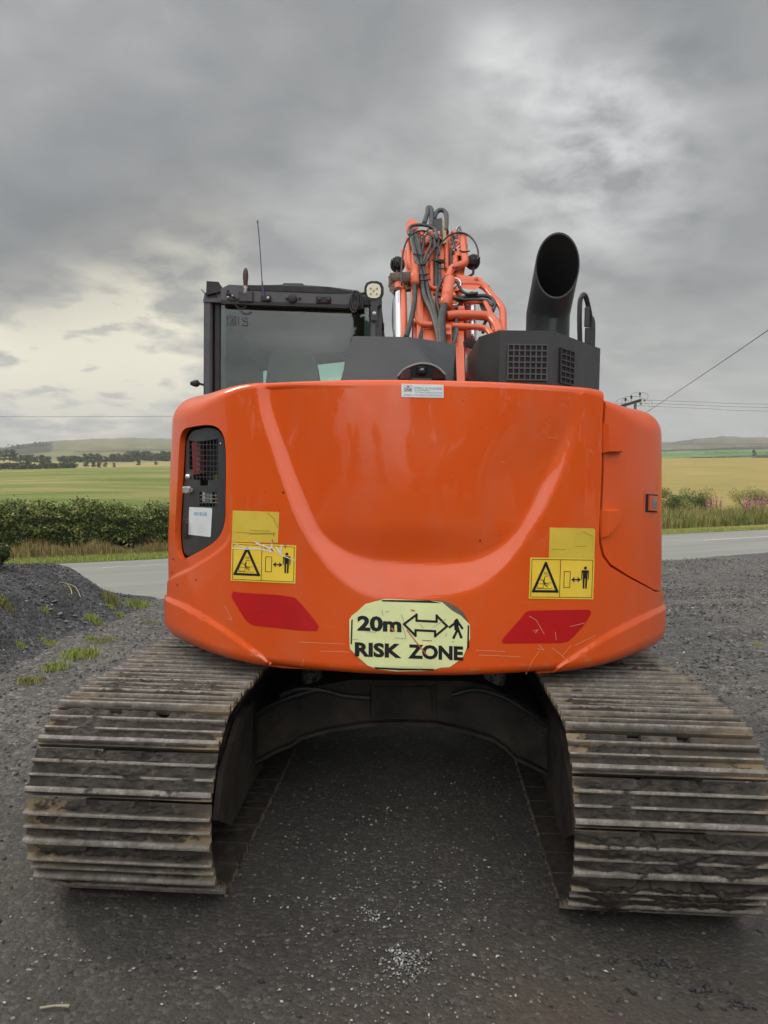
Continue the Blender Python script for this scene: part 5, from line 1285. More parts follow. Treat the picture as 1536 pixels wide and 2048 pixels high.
def blades(name, P, h, w, mat_, parent=None, lean=.35, seed=0, tone=None, seg=2):
    r = np.random.RandomState(seed); n = len(P); P = np.asarray(P, float); h = np.broadcast_to(h, (n,))*(.55+.7*r.rand(n))
    a = r.rand(n)*2*np.pi; l = lean*r.rand(n)*h; dx, dy = np.cos(a)*l, np.sin(a)*l; b = r.rand(n)*np.pi; wx, wy = np.cos(b)*w/2, np.sin(b)*w/2
    z0 = np.zeros(n)
    V = np.stack([P+np.stack([-wx, -wy, z0], 1), P+np.stack([wx, wy, z0], 1), P+np.stack([wx*.8+dx*.4, wy*.8+dy*.4, h*.6], 1), P+np.stack([dx, dy, h], 1), P+np.stack([-wx*.8+dx*.4, -wy*.8+dy*.4, h*.6], 1)], 1).reshape(-1, 3)
    me = bpy.data.meshes.new(name); me.vertices.add(5*n); me.vertices.foreach_set('co', V.ravel().astype(np.float32))
    me.loops.add(5*n); me.loops.foreach_set('vertex_index', np.arange(5*n)); me.polygons.add(n); me.polygons.foreach_set('loop_start', np.arange(0, 5*n, 5)); me.update(calc_edges=True)
    t = tone if tone is not None else r.rand(n)
    at = me.attributes.new('tone', 'FLOAT', 'POINT'); at.data.foreach_set('value', np.repeat(np.clip(t, 0, 1), 5).astype(np.float32))
    me.materials.append(mat_); o = bpy.data.objects.new(name, me); C.objects.link(o); o.parent = parent
    return o
LEAF = leafmat('hedge_leaf', [(0, (.035, .058, .014)), (.5, (.085, .12, .028)), (.85, (.16, .19, .048)), (1, (.28, .25, .08))])
DRY = leafmat('dry_grass', [(0, (.10, .12, .03)), (.25, (.16, .12, .045)), (.55, (.30, .22, .09)), (.8, (.42, .33, .15)), (1, (.20, .25, .06))])
GRN = leafmat('green_grass', [(0, (.15, .20, .035)), (.5, (.26, .33, .06)), (1, (.42, .44, .13))])
WEED = leafmat('weed_green', [(0, (.07, .09, .022)), (.4, (.17, .20, .05)), (.75, (.30, .28, .09)), (1, (.44, .36, .15))])
PINK = leafmat('pink_flower', [(0, (.32, .11, .15)), (.5, (.52, .21, .26)), (1, (.66, .36, .38))])
FARL = leafmat('far_leaf', [(0, (.038, .052, .026)), (.6, (.078, .098, .045)), (1, (.15, .16, .075))])
TWIG = varied('twig_bark', (.05, .038, .026), (.09, .07, .05), 9, (.7, .9))

# field beyond the road
def crest(px): return np.interp(px, [-2000, 0, 60, 340, 800, 1330, 1536, 3000], [950, 941, 940, 933, 925, 918.5, 917.5, 922])
pxs = np.concatenate([np.linspace(-1700, -60, 60), np.linspace(-40, 380, 60), np.linspace(400, 1290, 60), np.linspace(1300, 1600, 50), np.linspace(1640, 2700, 50)])
d = CF[None]*F+CR[None]*(pxs[:, None]-768)-CU[None]*(946-1024); hdir = d[:, :2]/np.hypot(d[:, 0], d[:, 1])[:, None]
den_ = hdir@RN; D0 = ((E1-CAM[:2])@RN)/np.where(den_ > .03, den_, .03); D0 = np.clip(D0, 3, 70)
us = np.concatenate([np.linspace(0, 1, 90)**1.9, [1.12, 1.3, 1.6]])
DC_ = 135.
zc_ = zat(pxs, crest(pxs), DC_)
V = []; tone = []
for u in us:
    Dd = D0+(DC_-D0)*u; xy = fan_xy(pxs, Dd); uu = np.clip((Dd-D0)/(DC_-D0), 0, 1)
    z = zc_*(sst(uu)*.75+.25*uu)+.12*np.minimum(1, (Dd-D0)/3)
    z += .10*np.sin(xy[:, 0]*.21+xy[:, 1]*.13)*np.minimum(1, uu*6)*(1-sst((uu-.75)/.25))
    if u > 1: z = zc_-(u-1)*9
    V += [(a[0], a[1], b_) for a, b_ in zip(xy, z)]
n = len(pxs); Fc = [(i*n+j, i*n+j+1, (i+1)*n+j+1, (i+1)*n+j) for i in range(len(us)-1) for j in range(n-1)]
def ff(b):
    o = objco(); sx = N('ShaderNodeSeparateXYZ'); L(o, sx.inputs[0])
    # the slope is greener to the left and ripening tan to the right
    side = math_('MULTIPLY_ADD', math_('DIVIDE', sx.outputs[0], math_('ADD', sx.outputs[1], 6.0)), 3.0, .05, clamp=True)
    st = noise_(mapping(o, (.35, 1, 1), (0, 0, -.10)), .11, 8, .66, 1.2)
    st2 = noise_(mapping(o, (.3, 1.4, 1), (0, 0, .05)), .55, 10, .75)
    grn = mix(math_('MULTIPLY_ADD', st, 4.0, -1.65, clamp=True), ramp(st2, [(.3, (.085, .135, .026)), (.7, (.17, .215, .050))]), ramp(st2, [(.3, (.27, .22, .085)), (.7, (.40, .33, .15))]))
    tn = ramp(st2, [(.3, (.27, .205, .070)), (.55, (.36, .275, .11)), (.75, (.44, .345, .16))])
    tn = mix(math_('MULTIPLY_ADD', noise_(o, .07, 4), 3.0, -1.4, clamp=True), tn, (.25, .235, .072))
    c = mix(side, grn, tn)
    fine = ramp(noise_(mapping(o, (1, 1, .3)), 9, 6, .8), [(.3, (.72, .72, .70)), (.7, (1.2, 1.2, 1.15))])
    L(mix(1.0, c, fine, 'MULTIPLY'), b.inputs['Base Color']); L(bump(st2, .7, .25), b.inputs['Normal'])
FIELD = mat('field_grass', (.15, .2, .05), .9, fn=ff, spec=.2)
structure(mesh_obj('field', V, Fc, FIELD))

# hills
pxh = np.concatenate([np.linspace(-1900, -80, 50), np.linspace(-60, 400, 110), np.linspace(420, 1280, 50), np.linspace(1300, 1600, 110), np.linspace(1640, 2900, 50)])
sky_y = np.interp(pxh, [-1900, -300, 0, 30, 60, 100, 150, 200, 250, 300, 340, 600, 900, 1200, 1328, 1355, 1380, 1400, 1440, 1470, 1490, 1536, 1600, 2900], [915, 905, 897.5, 892, 887, 882.5, 879.5, 877.5, 876, 876, 877.5, 884, 890, 888, 884, 882, 879.5, 876.5, 873, 873.5, 874.5, 875, 876, 890])
sky_y = sky_y+.5*np.sin(pxh*.09)+.35*np.sin(pxh*.23)
uh = np.concatenate([np.linspace(0, 1, 90), [1.02, 1.08, 1.2]]); V = []; cols = []
def lerp3(a, b, t): return np.array(a)[None]*(1-t[:, None])+np.array(b)[None]*t[:, None]
for u in uh:
    uu = min(u, 1); Dd = 240*(1750/240)**uu; Dv = np.full(len(pxh), Dd)
    py = 958+(sky_y-958)*(1-(1-uu)**1.25)
    z = zat(pxh, py, Dd); 
    if u > 1: z = z-(u-1)*700; Dv = Dv*(1+(u-1)*1.5)
    xy = fan_xy(pxh, Dv); V += [(a[0], a[1], b_) for a, b_ in zip(xy, z)]
    nn_ = np.array([noise.fractal(Vector((p_*.02, q_*.12, 0)), .7, 2, 4) for p_, q_ in zip(pxh, py)])
    rt_ = pxh > 800
    c = np.where(rt_[:, None], lerp3((.13, .118, .088), (.18, .160, .112), sst(.5+nn_)), lerp3((.15, .145, .078), (.205, .19, .10), sst(.5+nn_)))
    # right: green strip, walls
    g_ = (rt_ & (py > 899+(.004*(pxh-1400)))); c[g_] = lerp3((.11, .19, .065), (.14, .22, .08), sst(.5+nn_))[g_]
    for (x0, y0, x1, y1, w) in ((1330, 901, 1536, 896.5, 1.3), (1360, 888, 1536, 888, .8), (1400, 915.5, 1536, 911, 1.2), (1430, 905.5, 1536, 905, .7), (1330, 889, 1360, 884, .8), (1345, 898, 1372, 887, .6), (1440, 897, 1536, 892, .8)):
        yl = y0+(y1-y0)*(pxh-x0)/(x1-x0); m_ = rt_ & (np.abs(py-yl) < w) & (pxh > x0-20); c[m_] = (.045, .050, .034)
    # left: dark heather shoulder, tan pasture in the valley
    m_ = (~rt_) & (pxh < 105+8*nn_) & (py < 912-pxh*.08+3*nn_) & (py > sky_y+0); c[m_] = (.050, .055, .032)
    m_ = (~rt_) & (py > 920+4*nn_); c[m_] = (.30, .26, .11)
    m_ = (~rt_) & (np.abs(py-(903-(pxh-180)*.022)) < 1.0) & (pxh > 150); c[m_] = (.05, .058, .035)
    cols.append(c)
n = len(pxh); Fc = [(i*n+j, i*n+j+1, (i+1)*n+j+1, (i+1)*n+j) for i in range(len(uh)-1) for j in range(n-1)]
def hf(b):
    a = N('ShaderNodeAttribute'); a.attribute_name = 'land'
    o = objco(); f_ = ramp(noise_(mapping(o, (1, .4, 3)), .03, 8, .7), [(.3, (.70, .70, .70)), (.7, (1.28, 1.28, 1.25))]); L(mix(1.0, a.outputs['Color'], f_, 'MULTIPLY'), b.inputs['Base Color'])
HILL = mat('hill_land', (.1, .1, .06), .95, fn=hf, spec=.1)
ho = structure(mesh_obj('hills', V, Fc, HILL)); cc_ = np.concatenate(cols); at = ho.data.color_attributes.new('land', 'FLOAT_COLOR', 'POINT'); at.data.foreach_set('color', np.hstack([cc_, np.ones((len(cc_), 1))]).astype(np.float32).ravel())

# distant trees (each with trunk and crown)
def make_tree(seed, h=9.0):
    r = np.random.RandomState(seed); t = empty('tree')
    g = G(); g.tube([(0, 0, -.5), (.1, 0, h*.25), (-.05, .1, h*.5)], [.28, .2, .1], 6, 2)
    for k in range(4): a = r.rand()*6.28; g.tube([(0, 0, h*.3), (math.cos(a)*h*.15, math.sin(a)*h*.15, h*.5), (math.cos(a)*h*.25, math.sin(a)*h*.25, h*.62)], [.12, .08, .04], 5, 2)
    g.build('trunk', TWIG, t)
    P = []; T = []
    for k in range(16):
        a = r.rand()*6.28; rr3 = h*.28*math.sqrt(r.rand()); c = np.array([math.cos(a)*rr3, math.sin(a)*rr3, h*(.12+.76*r.rand())]); s = h*(.10+.07*r.rand())
        q = r.normal(size=(46, 3)); q = q/np.linalg.norm(q, axis=1)[:, None]*(s*(.5+.5*r.rand(46))[:, None]); P += list(c+q*[1.15, 1.15, .85]); T += list(np.clip(.25+.35*r.rand()+.3*r.rand(46), 0, 1))
    leaves('crown', P, h*.10, FARL, t, np.array(T), seed=seed, shape=.8)
    return t
protos = [make_tree(s) for s in (1, 2, 3, 4)]
used = [False]*4
def put_tree(px, py, hpx, D, wide=1.0):
    k = rg.randint(4); pr = protos[k]
    if not used[k]: o = pr; used[k] = True
    else:
        o = pr.copy(); C.objects.link(o)
        for ch in pr.children: c = ch.copy(); C.objects.link(c); c.parent = o
    xy = fan_xy([px], [D])[0]; z = zat([px], [py], D)[0]; s = hpx/F*D/9.0
    o.location = (xy[0], xy[1], z); o.rotation_euler.z = rg.rand()*6.28; o.scale = (s*wide, s*wide, s)
    w_ = {940: ('low dark tree in the nearest hedge line at the far left', 'near hedge line at the far left'), 935: ('taller round tree standing out of the left hedge line', 'taller trees of the left hedge line'), 925: ('dark tree in the middle belt between hedge line and hill', 'middle tree belt'), 922: ('', ''), 923: ('tree in the belt at the foot of the hill beside the excavator', 'tree belt nearest the excavator'), 931: ('single small tree in the pale field below the hill', 'single trees in the pale field')}.get(py, ('', ''))
    if py == 923 and px < 100: w_ = ('tall dark tree rising below the wooded shoulder at the left', 'tall trees at the left')
    tag(o, w_[0] or 'distant tree', 'tree', w_[1] or None); return o
for px in list(np.arange(2, 116, 8))+[118, 126, 133, 140, 146]: put_tree(px+rg.randint(-2, 3), 940, rg.randint(10, 17), 330, 1.7)
for px, h_ in ((86, 24), (96, 21), (136, 20), (172, 13), (186, 15), (198, 13), (210, 10), (228, 9)): put_tree(px, 935, h_, 345, 1.25)
for px in list(np.arange(40, 78, 7))+list(np.arange(118, 206, 6))+list(np.arange(212, 262, 8)): put_tree(px+rg.randint(-2, 3), 925, rg.randint(11, 19), 480, 1.6)
for px in range(258, 346, 6): put_tree(px+rg.randint(-2, 3), 923, rg.randint(13, 23), 500, 1.6)
for px, h_ in ((277, 15), (312, 8), (8, 20), (20, 22), (30, 16)): put_tree(px, 931 if px > 100 else 923, h_, 420, 1.2)
o = put_tree(1507, 914, 14, 620, .7); tag(o, 'lone upright dark tree on the green strip at the far right', 'tree')
for i, (az, D, h_) in enumerate(((10, 25, 10), (20, 24, 12), (31, 27, 13), (43, 23, 10), (55, 26, 13), (-45, 25, 11), (-57, 27, 13), (-70, 24, 11), (68, 25, 12), (-17, 42, 7), (-31, 44, 6), (82, 24, 10), (-84, 25, 10))):  # added out of view, so the tail paint reflects dark shapes
    pr = protos[i % 4]; o = pr.copy(); C.objects.link(o)
    for ch in pr.children: c = ch.copy(); C.objects.link(c); c.parent = o
    o.location = (D*math.sin(R(az)), -4.6-D*math.cos(R(az)), -.3); o.scale = (h_/9*1.3, h_/9*1.3, h_/9); o.rotation_euler.z = i
    tag(o, 'unseen broadleaf tree added behind the camera to darken reflections', 'tree', 'trees added behind the camera for reflections')
# low dark thorn bushes at the far right and sheep-small bushes on the green strip
for px, py, h_, lab in ((1516, 917, 5, 'dark low thorn thicket beside the lone far tree'), (1530, 917, 7, 'dark thorn bush at the far right edge below the moor')):
    r = np.random.RandomState(px); D = 560; xy = fan_xy([px], [D])[0]; z = zat([px], [py], D)[0]; s = h_/F*D
    P = r.normal(size=(500, 3))*[s*1.0, s*.6, s*.35]; P[:, 2] = np.abs(P[:, 2]); o = leaves('thorn_bush', P, s*.3, FARL, seed=px); o.location = (xy[0], xy[1], z); tag(o, lab, 'bush')
for i, (px, py) in enumerate(((1366, 910), (1386, 909), (1413, 912.5), (1446, 911))):
    r = np.random.RandomState(i); D = 700; xy = fan_xy([px], [D])[0]; z = zat([px], [py+1], D)[0]; s = 1.5/F*D
    P = r.normal(size=(160, 3))*[s*.8, s*.5, s*.35]; P[:, 2] = np.abs(P[:, 2]); o = leaves('gorse_bush', P, s*.35, FARL, seed=i); o.location = (xy[0], xy[1], z); tag(o, 'tiny dark bush dotted on the distant green pasture', 'bush', 'bushes on the green pasture')
# wooded shoulder of the hill: one mass
r = np.random.RandomState(3); P = []
for i in range(420):
    px = r.uniform(-120, 92); py = np.interp(px, [-120, 0, 60, 92], [905, 900, 893, 889])+r.uniform(-1, 13)*(1-px/150); D = 1250
    xy = fan_xy([px], [D])[0]; z = zat([px], [py], D)[0]; P += [(xy[0]+a, xy[1]+b_, z+c) for a, b_, c in r.normal(size=(14, 3))*[4, 4, 2.2]]
tag(leaves('woodland', P, 3.2, FARL, seed=9), 'dark wood on the left shoulder of the hill', 'woodland', kind='stuff')
# the little field trees on the skyline at the far left
# hedge along the far side of the road (left)
a0h, a1h = -6.0, 9.5
H_ = empty('hedge'); tag(H_, 'long clipped hawthorn hedge along the far side of the road, dry grass at its foot', 'hedge')
r = np.random.RandomState(21); nL = 52000
def hh(a): return .80+.05*np.sin(a*1.7)+.04*np.sin(a*4.1+1)+.04*np.sin(a*9.3)
a = r.uniform(a0h, a1h, nL); k = r.rand(nL); ph = r.rand(nL)
cth = r.uniform(-1, 1, nL); sgn = r.choice([-1, 1, 0], nL, p=[.55, .1, .35])
clump = np.array([noise.noise(Vector((x*2.6, y*2.2, 1.0))) for x, y in zip(a, ph*2)])
zz_ = .15+ph**.75*(hh(a)-.15); wd = .42+.10*clump
cc = np.where(sgn == -1, -wd+.10*np.abs(r.normal(size=nL)), np.where(sgn == 1, wd-.1*np.abs(r.normal(size=nL)), r.uniform(-.4, .4, nL)))
zz_ = np.where(sgn == 0, hh(a)+.06*r.normal(size=nL)+.12*clump, zz_)
keepm = (clump > -.32) | (r.rand(nL) < .35); 
CEN = 1.55
P = np.array([road(x, CEN+y) for x, y in zip(a, cc)]); P3 = np.column_stack([P, zz_+.08])[keepm]
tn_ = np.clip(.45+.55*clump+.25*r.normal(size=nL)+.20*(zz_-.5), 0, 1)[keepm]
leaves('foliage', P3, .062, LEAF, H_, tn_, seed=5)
# shoots above the top
r2 = np.random.RandomState(8); P = []
for i in range(130):
    x = r2.uniform(a0h, a1h); q = road(x, CEN+r2.uniform(-.3, .3)); hgt = r2.uniform(.05, .24); l = r2.normal(size=2)*.08
    for t in np.linspace(0, 1, 12): P.append((q[0]+l[0]*t+r2.normal()*.012, q[1]+l[1]*t, hh(x)+.05+hgt*t))
leaves('shoots', P, .045, LEAF, H_, seed=6)
g = G()
for i in range(150):
    x = r2.uniform(a0h, a1h); q = road(x, CEN+r2.uniform(-.25, .25)); p2 = road(x+r2.normal()*.15, CEN+r2.uniform(-.3, .3)); g.tube([(q[0], q[1], 0), ((q[0]+p2[0])/2+r2.normal()*.05, (q[1]+p2[1])/2, .4), (p2[0], p2[1], .72)], [.016, .012, .006], 5, 2)
g.build('stems', TWIG, H_)
# dark core added inside the hedge to block light and deepen its shade
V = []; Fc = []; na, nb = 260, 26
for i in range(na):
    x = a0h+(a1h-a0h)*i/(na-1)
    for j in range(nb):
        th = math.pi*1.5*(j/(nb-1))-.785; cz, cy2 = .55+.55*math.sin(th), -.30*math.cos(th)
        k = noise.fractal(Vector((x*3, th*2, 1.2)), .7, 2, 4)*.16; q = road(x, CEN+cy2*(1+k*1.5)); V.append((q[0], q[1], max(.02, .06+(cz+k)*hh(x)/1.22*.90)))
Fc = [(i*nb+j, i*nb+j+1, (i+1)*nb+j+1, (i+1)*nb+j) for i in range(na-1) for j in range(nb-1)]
mesh_obj('dark_hedge_core', V, Fc, varied('hedge_inner', (.022, .030, .010), (.060, .060, .024), 14, (.8, .95), bumpd=.05, bs=22), H_)
# dry grass standing at its foot; short green verge
r = np.random.RandomState(31)
a = r.uniform(-7, 9.8, 15000); c = .55+np.abs(r.normal(size=15000))*.42; q = np.array([road(x, y) for x, y in zip(a, c)])
dn = np.array([noise.noise(Vector((x*1.1, 0, 5))) for x in a]); hgt = np.clip(.27+.34*dn, .06, .6)*(.6+.4*np.clip(c-.4, 0, 1))
tg = blades('dry_grass', np.column_stack([q, np.full(15000, .03)]), hgt, .010, DRY, seed=4, tone=np.clip(.45+.3*dn+.25*r.normal(size=15000), 0, 1)); tag(tg, 'tall dry straw-coloured grass along the foot of the hedge', 'grass', kind='stuff')
a = np.concatenate([r.uniform(-8, 10, 22000), r.uniform(10, 45, 26000)]); c = r.uniform(-.06, .75, 48000)+.06*np.sin(a*2.1); q = np.array([road(x, y) for x, y in zip(a, c)])
tag(blades('verge_grass', np.column_stack([q, np.full(48000, .0)]), .075, .012, GRN, seed=5, tone=np.clip(.5+.3*r.normal(size=48000), 0, 1)), 'short bright green grass verge beside the road', 'grass', kind='stuff')
# verge strip under the plants
V = []; Fc = []
for i, x in enumerate(np.linspace(-30, 70, 120)):
    for j, (y, z) in enumerate(((-.04, -.008), (.3, .03), (1.0, .07), (3.4, .10))): q = road(x, y+(.04*math.sin(x*3) if j == 0 else 0)); V.append((q[0], q[1], z))
Fc = [(i*4+j, i*4+j+1, (i+1)*4+j+1, (i+1)*4+j) for i in range(119) for j in range(3)]
structure(mesh_obj('verge', V, Fc, varied('verge_soil', (.075, .085, .03), (.17, .16, .06), 3, (.8, .95))))
# right verge: weeds
r = np.random.RandomState(41)
nW = 30000; a = r.uniform(11, 36, nW); c = .75+r.rand(nW)**1.3*2.6; q = np.array([road(x, y) for x, y in zip(a, c)])
dn = np.array([noise.noise(Vector((x*.8, y*.8, 2))) for x, y in zip(a, c)]); hgt = np.clip(.34+.34*dn+.10*np.clip(c-.7, 0, 1.5), .10, .85)
tag(blades('tall_weeds', np.column_stack([q, np.full(nW, .05)]), hgt, .017, WEED, seed=6, lean=.45, tone=np.clip(.5+.5*dn+.25*r.normal(size=nW), 0, 1)), 'tangle of tall weeds and seeding grasses on the right verge', 'weeds', kind='stuff')
def shrub(px, base_py, h, w, lab, m_=LEAF, n_=3500, sz=.05, Doff=0, name='shrub', tone_=.5, dens=9, zb=0.0):
    D = None; b0 = gnd(px, base_py); r = np.random.RandomState(int(px)+7); t = empty(name, (b0[0], b0[1], zb)); tag(t, lab, 'shrub')
    g = G(); P = []; T = []
    for k in range(dens):
        aa_ = r.rand()*6.28; rr4 = w*.5*math.sqrt(r.rand()); tp = np.array([math.cos(aa_)*rr4, math.sin(aa_)*rr4, h*(.45+.5*r.rand())])
        g.tube([(0, 0, -.05), tp*[.5, .5, .5], tp], [.02, .012, .005], 5, 2); s = h*(.16+.12*r.rand()); m2 = n_//dens
        q = r.normal(size=(m2, 3)); q = q/np.linalg.norm(q, axis=1)[:, None]*(s*r.rand(m2)**.4)[:, None]; P += list(tp+q*[1.2, 1.2, .9]); T += list(np.clip(tone_+.2*r.normal()+.2*r.normal(size=m2), 0, 1))
    g.build('stems', TWIG, t); leaves('foliage', P, sz, m_, t, np.array(T), seed=int(px)); return t
shrub(1340, 1050, 1.25, 1.5, 'rounded green bramble bush beside the road, nearest the excavator door', n_=4200, tone_=.62)
shrub(1374, 1046, 1.15, 1.3, 'dark-centred hawthorn bush just left of the first pink flowers', n_=4000, tone_=.5)
shrub(1400, 1040, 1.25, 1.8, 'loose pale green willow bush behind the pink flowers', WEED, n_=3000, tone_=.5)
shrub(1536, 1034, 1.3, 1.6, 'green bush behind the second clump of pink flowers at the right edge', n_=4000, tone_=.5)
shrub(1500, 1036, 1.2, 1.4, 'low yellowish bush between the two clumps of pink flowers', WEED, n_=2000, tone_=.7)
for i in range(48):
    px = rg.choice([rg.uniform(1391, 1442), rg.uniform(1478, 1545)]); b0 = gnd(px, rg.uniform(1044, 1049)); hgt = rg.uniform(.75, 1.12)
    t = empty('willowherb', (b0[0], b0[1], .03)); tag(t, 'pink-flowered willowherb stalk in the roadside clumps', 'wildflower', 'pink willowherb stalks on the right verge')
    r = np.random.RandomState(i); l = r.normal(size=2)*.06
    st_ = [(l[0]*u, l[1]*u, hgt*u) for u in np.linspace(0, 1, 6)]; G().tube(st_, [.006, .003], 5, 0).build('stem', TWIG, t)
    P = [(l[0]*u+r.normal()*.022*(1.3-u), l[1]*u+r.normal()*.022, hgt*u) for u in r.uniform(.62, 1, 70)]; leaves('flower_spike', P, .038, PINK, t, seed=i)
    P = [(l[0]*u+r.normal()*.06, l[1]*u+r.normal()*.06, hgt*u) for u in r.uniform(.12, .62, 60)]; leaves('foliage', P, .07, WEED, t, seed=i+50, shape=.25)

# gravel heap at the left
mx_ = np.linspace(-8.5, -2.5, 190); my_ = np.linspace(-.6, 6.6, 190); X, Y = np.meshgrid(mx_, my_)
Dm = np.hypot(X-CAM[0], Y-CAM[1])
wob = fbm(X, Y, .8, 3, 1.1); n3 = fbm(X, Y, 9, 4, 7.7)
Z = .53*sst((-3.34-X+.16*wob)/1.10)**1.05*sst((Y-.2+.3*wob)/2.6)*(1-sst((Y-4.2)/1.5))
Z = Z*(1+.10*wob)+.016*n3*sst(Z/.06)+.010*sst(Z/.03)-.012
V = np.stack([X.ravel(), Y.ravel(), Z.ravel()], 1); idx = np.arange(len(V)).reshape(X.shape); q4 = np.stack([idx[:-1, :-1].ravel(), idx[:-1, 1:].ravel(), idx[1:, 1:].ravel(), idx[1:, :-1].ravel()], 1)
q4 = q4[(Z.ravel()[q4].max(1) > -.008)]
def mf(b):
    o = objco(); c, c2, vo, vb = gravel_core(b, o)
    cc = mix(.5, c, c2); L(mix(1.0, cc, ramp(noise_(o, 1.4, 5), [(.35, (.42, .43, .47)), (.65, (.80, .80, .84))]), 'MULTIPLY'), b.inputs['Base Color'])
    h = math_('MULTIPLY_ADD', vo.outputs['Distance'], -.8, math_('MULTIPLY', vb.outputs['Distance'], -1.4)); L(bump(h, .9, .016), b.inputs['Normal'])
MOUND = mat('slate_gravel', (.07, .07, .07), .8, fn=mf)
mo = tag(mesh_obj('gravel_heap', V, q4.tolist(), MOUND), 'low heap of dark slate gravel with weeds at the left of the yard', 'gravel heap')
def mz(x, y):
    i = np.clip(np.searchsorted(mx_, x), 0, 189); j = np.clip(np.searchsorted(my_, y), 0, 189); return Z[j, i]
MZ = Z.copy()
# loose stones
STONEM = leafmat('loose_stone', [(0, (.030, .029, .030)), (.55, (.085, .083, .082)), (.80, (.19, .188, .18)), (1, (.46, .455, .43))], rough=.8)
def stones(name, P, size, lab, tone, flat=.55, seed=0):
    r = np.random.RandomState(seed); n = len(P); base8 = np.array([(1, 0, 0), (-1, 0, 0), (0, 1, 0), (0, -1, 0), (0, 0, 1), (0, 0, -1)], float)
    V = np.empty((n, 6, 3)); a = r.rand(n)*6.28; ca, sa = np.cos(a), np.sin(a); s = size*(.45+1.0*r.rand(n)**2)
    for k in range(6):
        q = base8[k]*(.7+.6*r.rand(n, 1))+r.normal(size=(n, 3))*.18; q = q*np.array([1, .75, flat]); x = q[:, 0]*ca-q[:, 1]*sa; y = q[:, 0]*sa+q[:, 1]*ca
        V[:, k] = P+np.stack([x, y, q[:, 2]], 1)*s[:, None]
    f8 = np.array([(0, 2, 4), (2, 1, 4), (1, 3, 4), (3, 0, 4), (2, 0, 5), (1, 2, 5), (3, 1, 5), (0, 3, 5)])
    Fc = (f8[None]+(np.arange(n)*6)[:, None, None]).reshape(-1, 3); m = len(Fc)
    me = bpy.data.meshes.new(name); me.vertices.add(6*n); me.vertices.foreach_set('co', V.reshape(-1).astype(np.float32)); me.loops.add(3*m); me.loops.foreach_set('vertex_index', Fc.ravel().astype(np.int32)); me.polygons.add(m); me.polygons.foreach_set('loop_start', np.arange(0, 3*m, 3)); me.update(calc_edges=True)
    at = me.attributes.new('tone', 'FLOAT', 'POINT'); at.data.foreach_set('value', np.repeat(np.clip(tone, 0, 1), 6).astype(np.float32)); me.materials.append(STONEM)
    o = bpy.data.objects.new(name, me); C.objects.link(o); tag(o, lab, 'gravel', kind='stuff'); return o
r = np.random.RandomState(51)
def scat(n, x0, x1, y0, y1): return np.stack([r.uniform(x0, x1, n), r.uniform(y0, y1, n)], 1)
P = scat(26000, -8.0, -2.9, .2, 6.4); z = np.array([mz(a, b_) for a, b_ in P]); k = z > .012; P = P[k]; z = z[k]
stones('heap_stones', np.column_stack([P, z+.002]), .017, 'loose slate chips covering the heap', np.clip(.22+.22*r.normal(size=len(P))+.5*(r.rand(len(P)) > .965), 0, 1), seed=1)
P = scat(34000, -6.2, 6.2, -4.3, 7.5); w_ = np.clip((np.abs(P[:, 0]+.15*r.normal(size=len(P)))-1.25)/1.2, .06, 1); k = (r.rand(len(P)) < w_) & ~((np.abs(np.abs(P[:, 0])-1.0) < .42) & (P[:, 1] > -2.0) & (P[:, 1] < 2.1)) & (((P-E1)@RN) < -RW+.1) ; P = P[k]
stones('yard_stones', np.column_stack([P, np.full(len(P), .001)]), .011, 'loose dark chippings on the yard', np.clip(.38+.2*r.normal(size=len(P))+.5*(r.rand(len(P)) > .97), 0, 1), seed=2)
P = scat(16000, 1.6, 13.5, -3.5, 12.0); k = (((P-E1)@RN) < -RW+.1) & ~((np.abs(P[:, 0]-1.0) < .5) & (np.abs(P[:, 1]) < 2.1)); P = P[k]
stones('coarse_stones', np.column_stack([P, np.full(len(P), .0)]), .019, 'coarser crushed stone over the right side of the yard', np.clip(.45+.22*r.normal(size=len(P))+.4*(r.rand(len(P)) > .97), 0, 1), seed=12)
# pale chips in two drifts down the middle
def drift(px, py, sx, sy, n): c = gnd(px, py)[:2]; return c+r.normal(size=(n, 2))*[sx, sy]
P = np.vstack([drift(812, 1925, .05, .055, 260), drift(742, 1830, .03, .03, 60), drift(800, 1850, .22, .35, 420), drift(640, 1980, .35, .28, 330), drift(820, 1700, .45, .5, 420), drift(780, 1560, .4, .5, 160), drift(90, 1880, .15, .35, 160), drift(870, 2010, .3, .2, 160)])
k = ~((np.abs(np.abs(P[:, 0])-1.0) < .40) & (P[:, 1] > -1.95)); P = P[k]
stones('pale_chips', np.column_stack([P, np.full(len(P), .002)]), .0062, 'small white stone chips scattered down the middle of the yard', np.clip(.80+.18*r.normal(size=len(P)), 0, 1), seed=3)
# clods of mud at the right front
P = np.vstack([drift(1330, 1930, .08, .02, 26), drift(1410, 1980, .03, .015, 22), drift(1230, 1935, .18, .05, 22), drift(1310, 1985, .1, .03, 16), drift(1150, 1860, .3, .08, 24), drift(250, 1930, .25, .2, 30), drift(1480, 2010, .02, .015, 14)])
stones('mud_clods', np.column_stack([P, np.full(len(P), .001)]), .011, 'dark clods of mud dropped behind the right track', np.clip(.12+.12*r.normal(size=len(P)), 0, .4), flat=.7, seed=4)
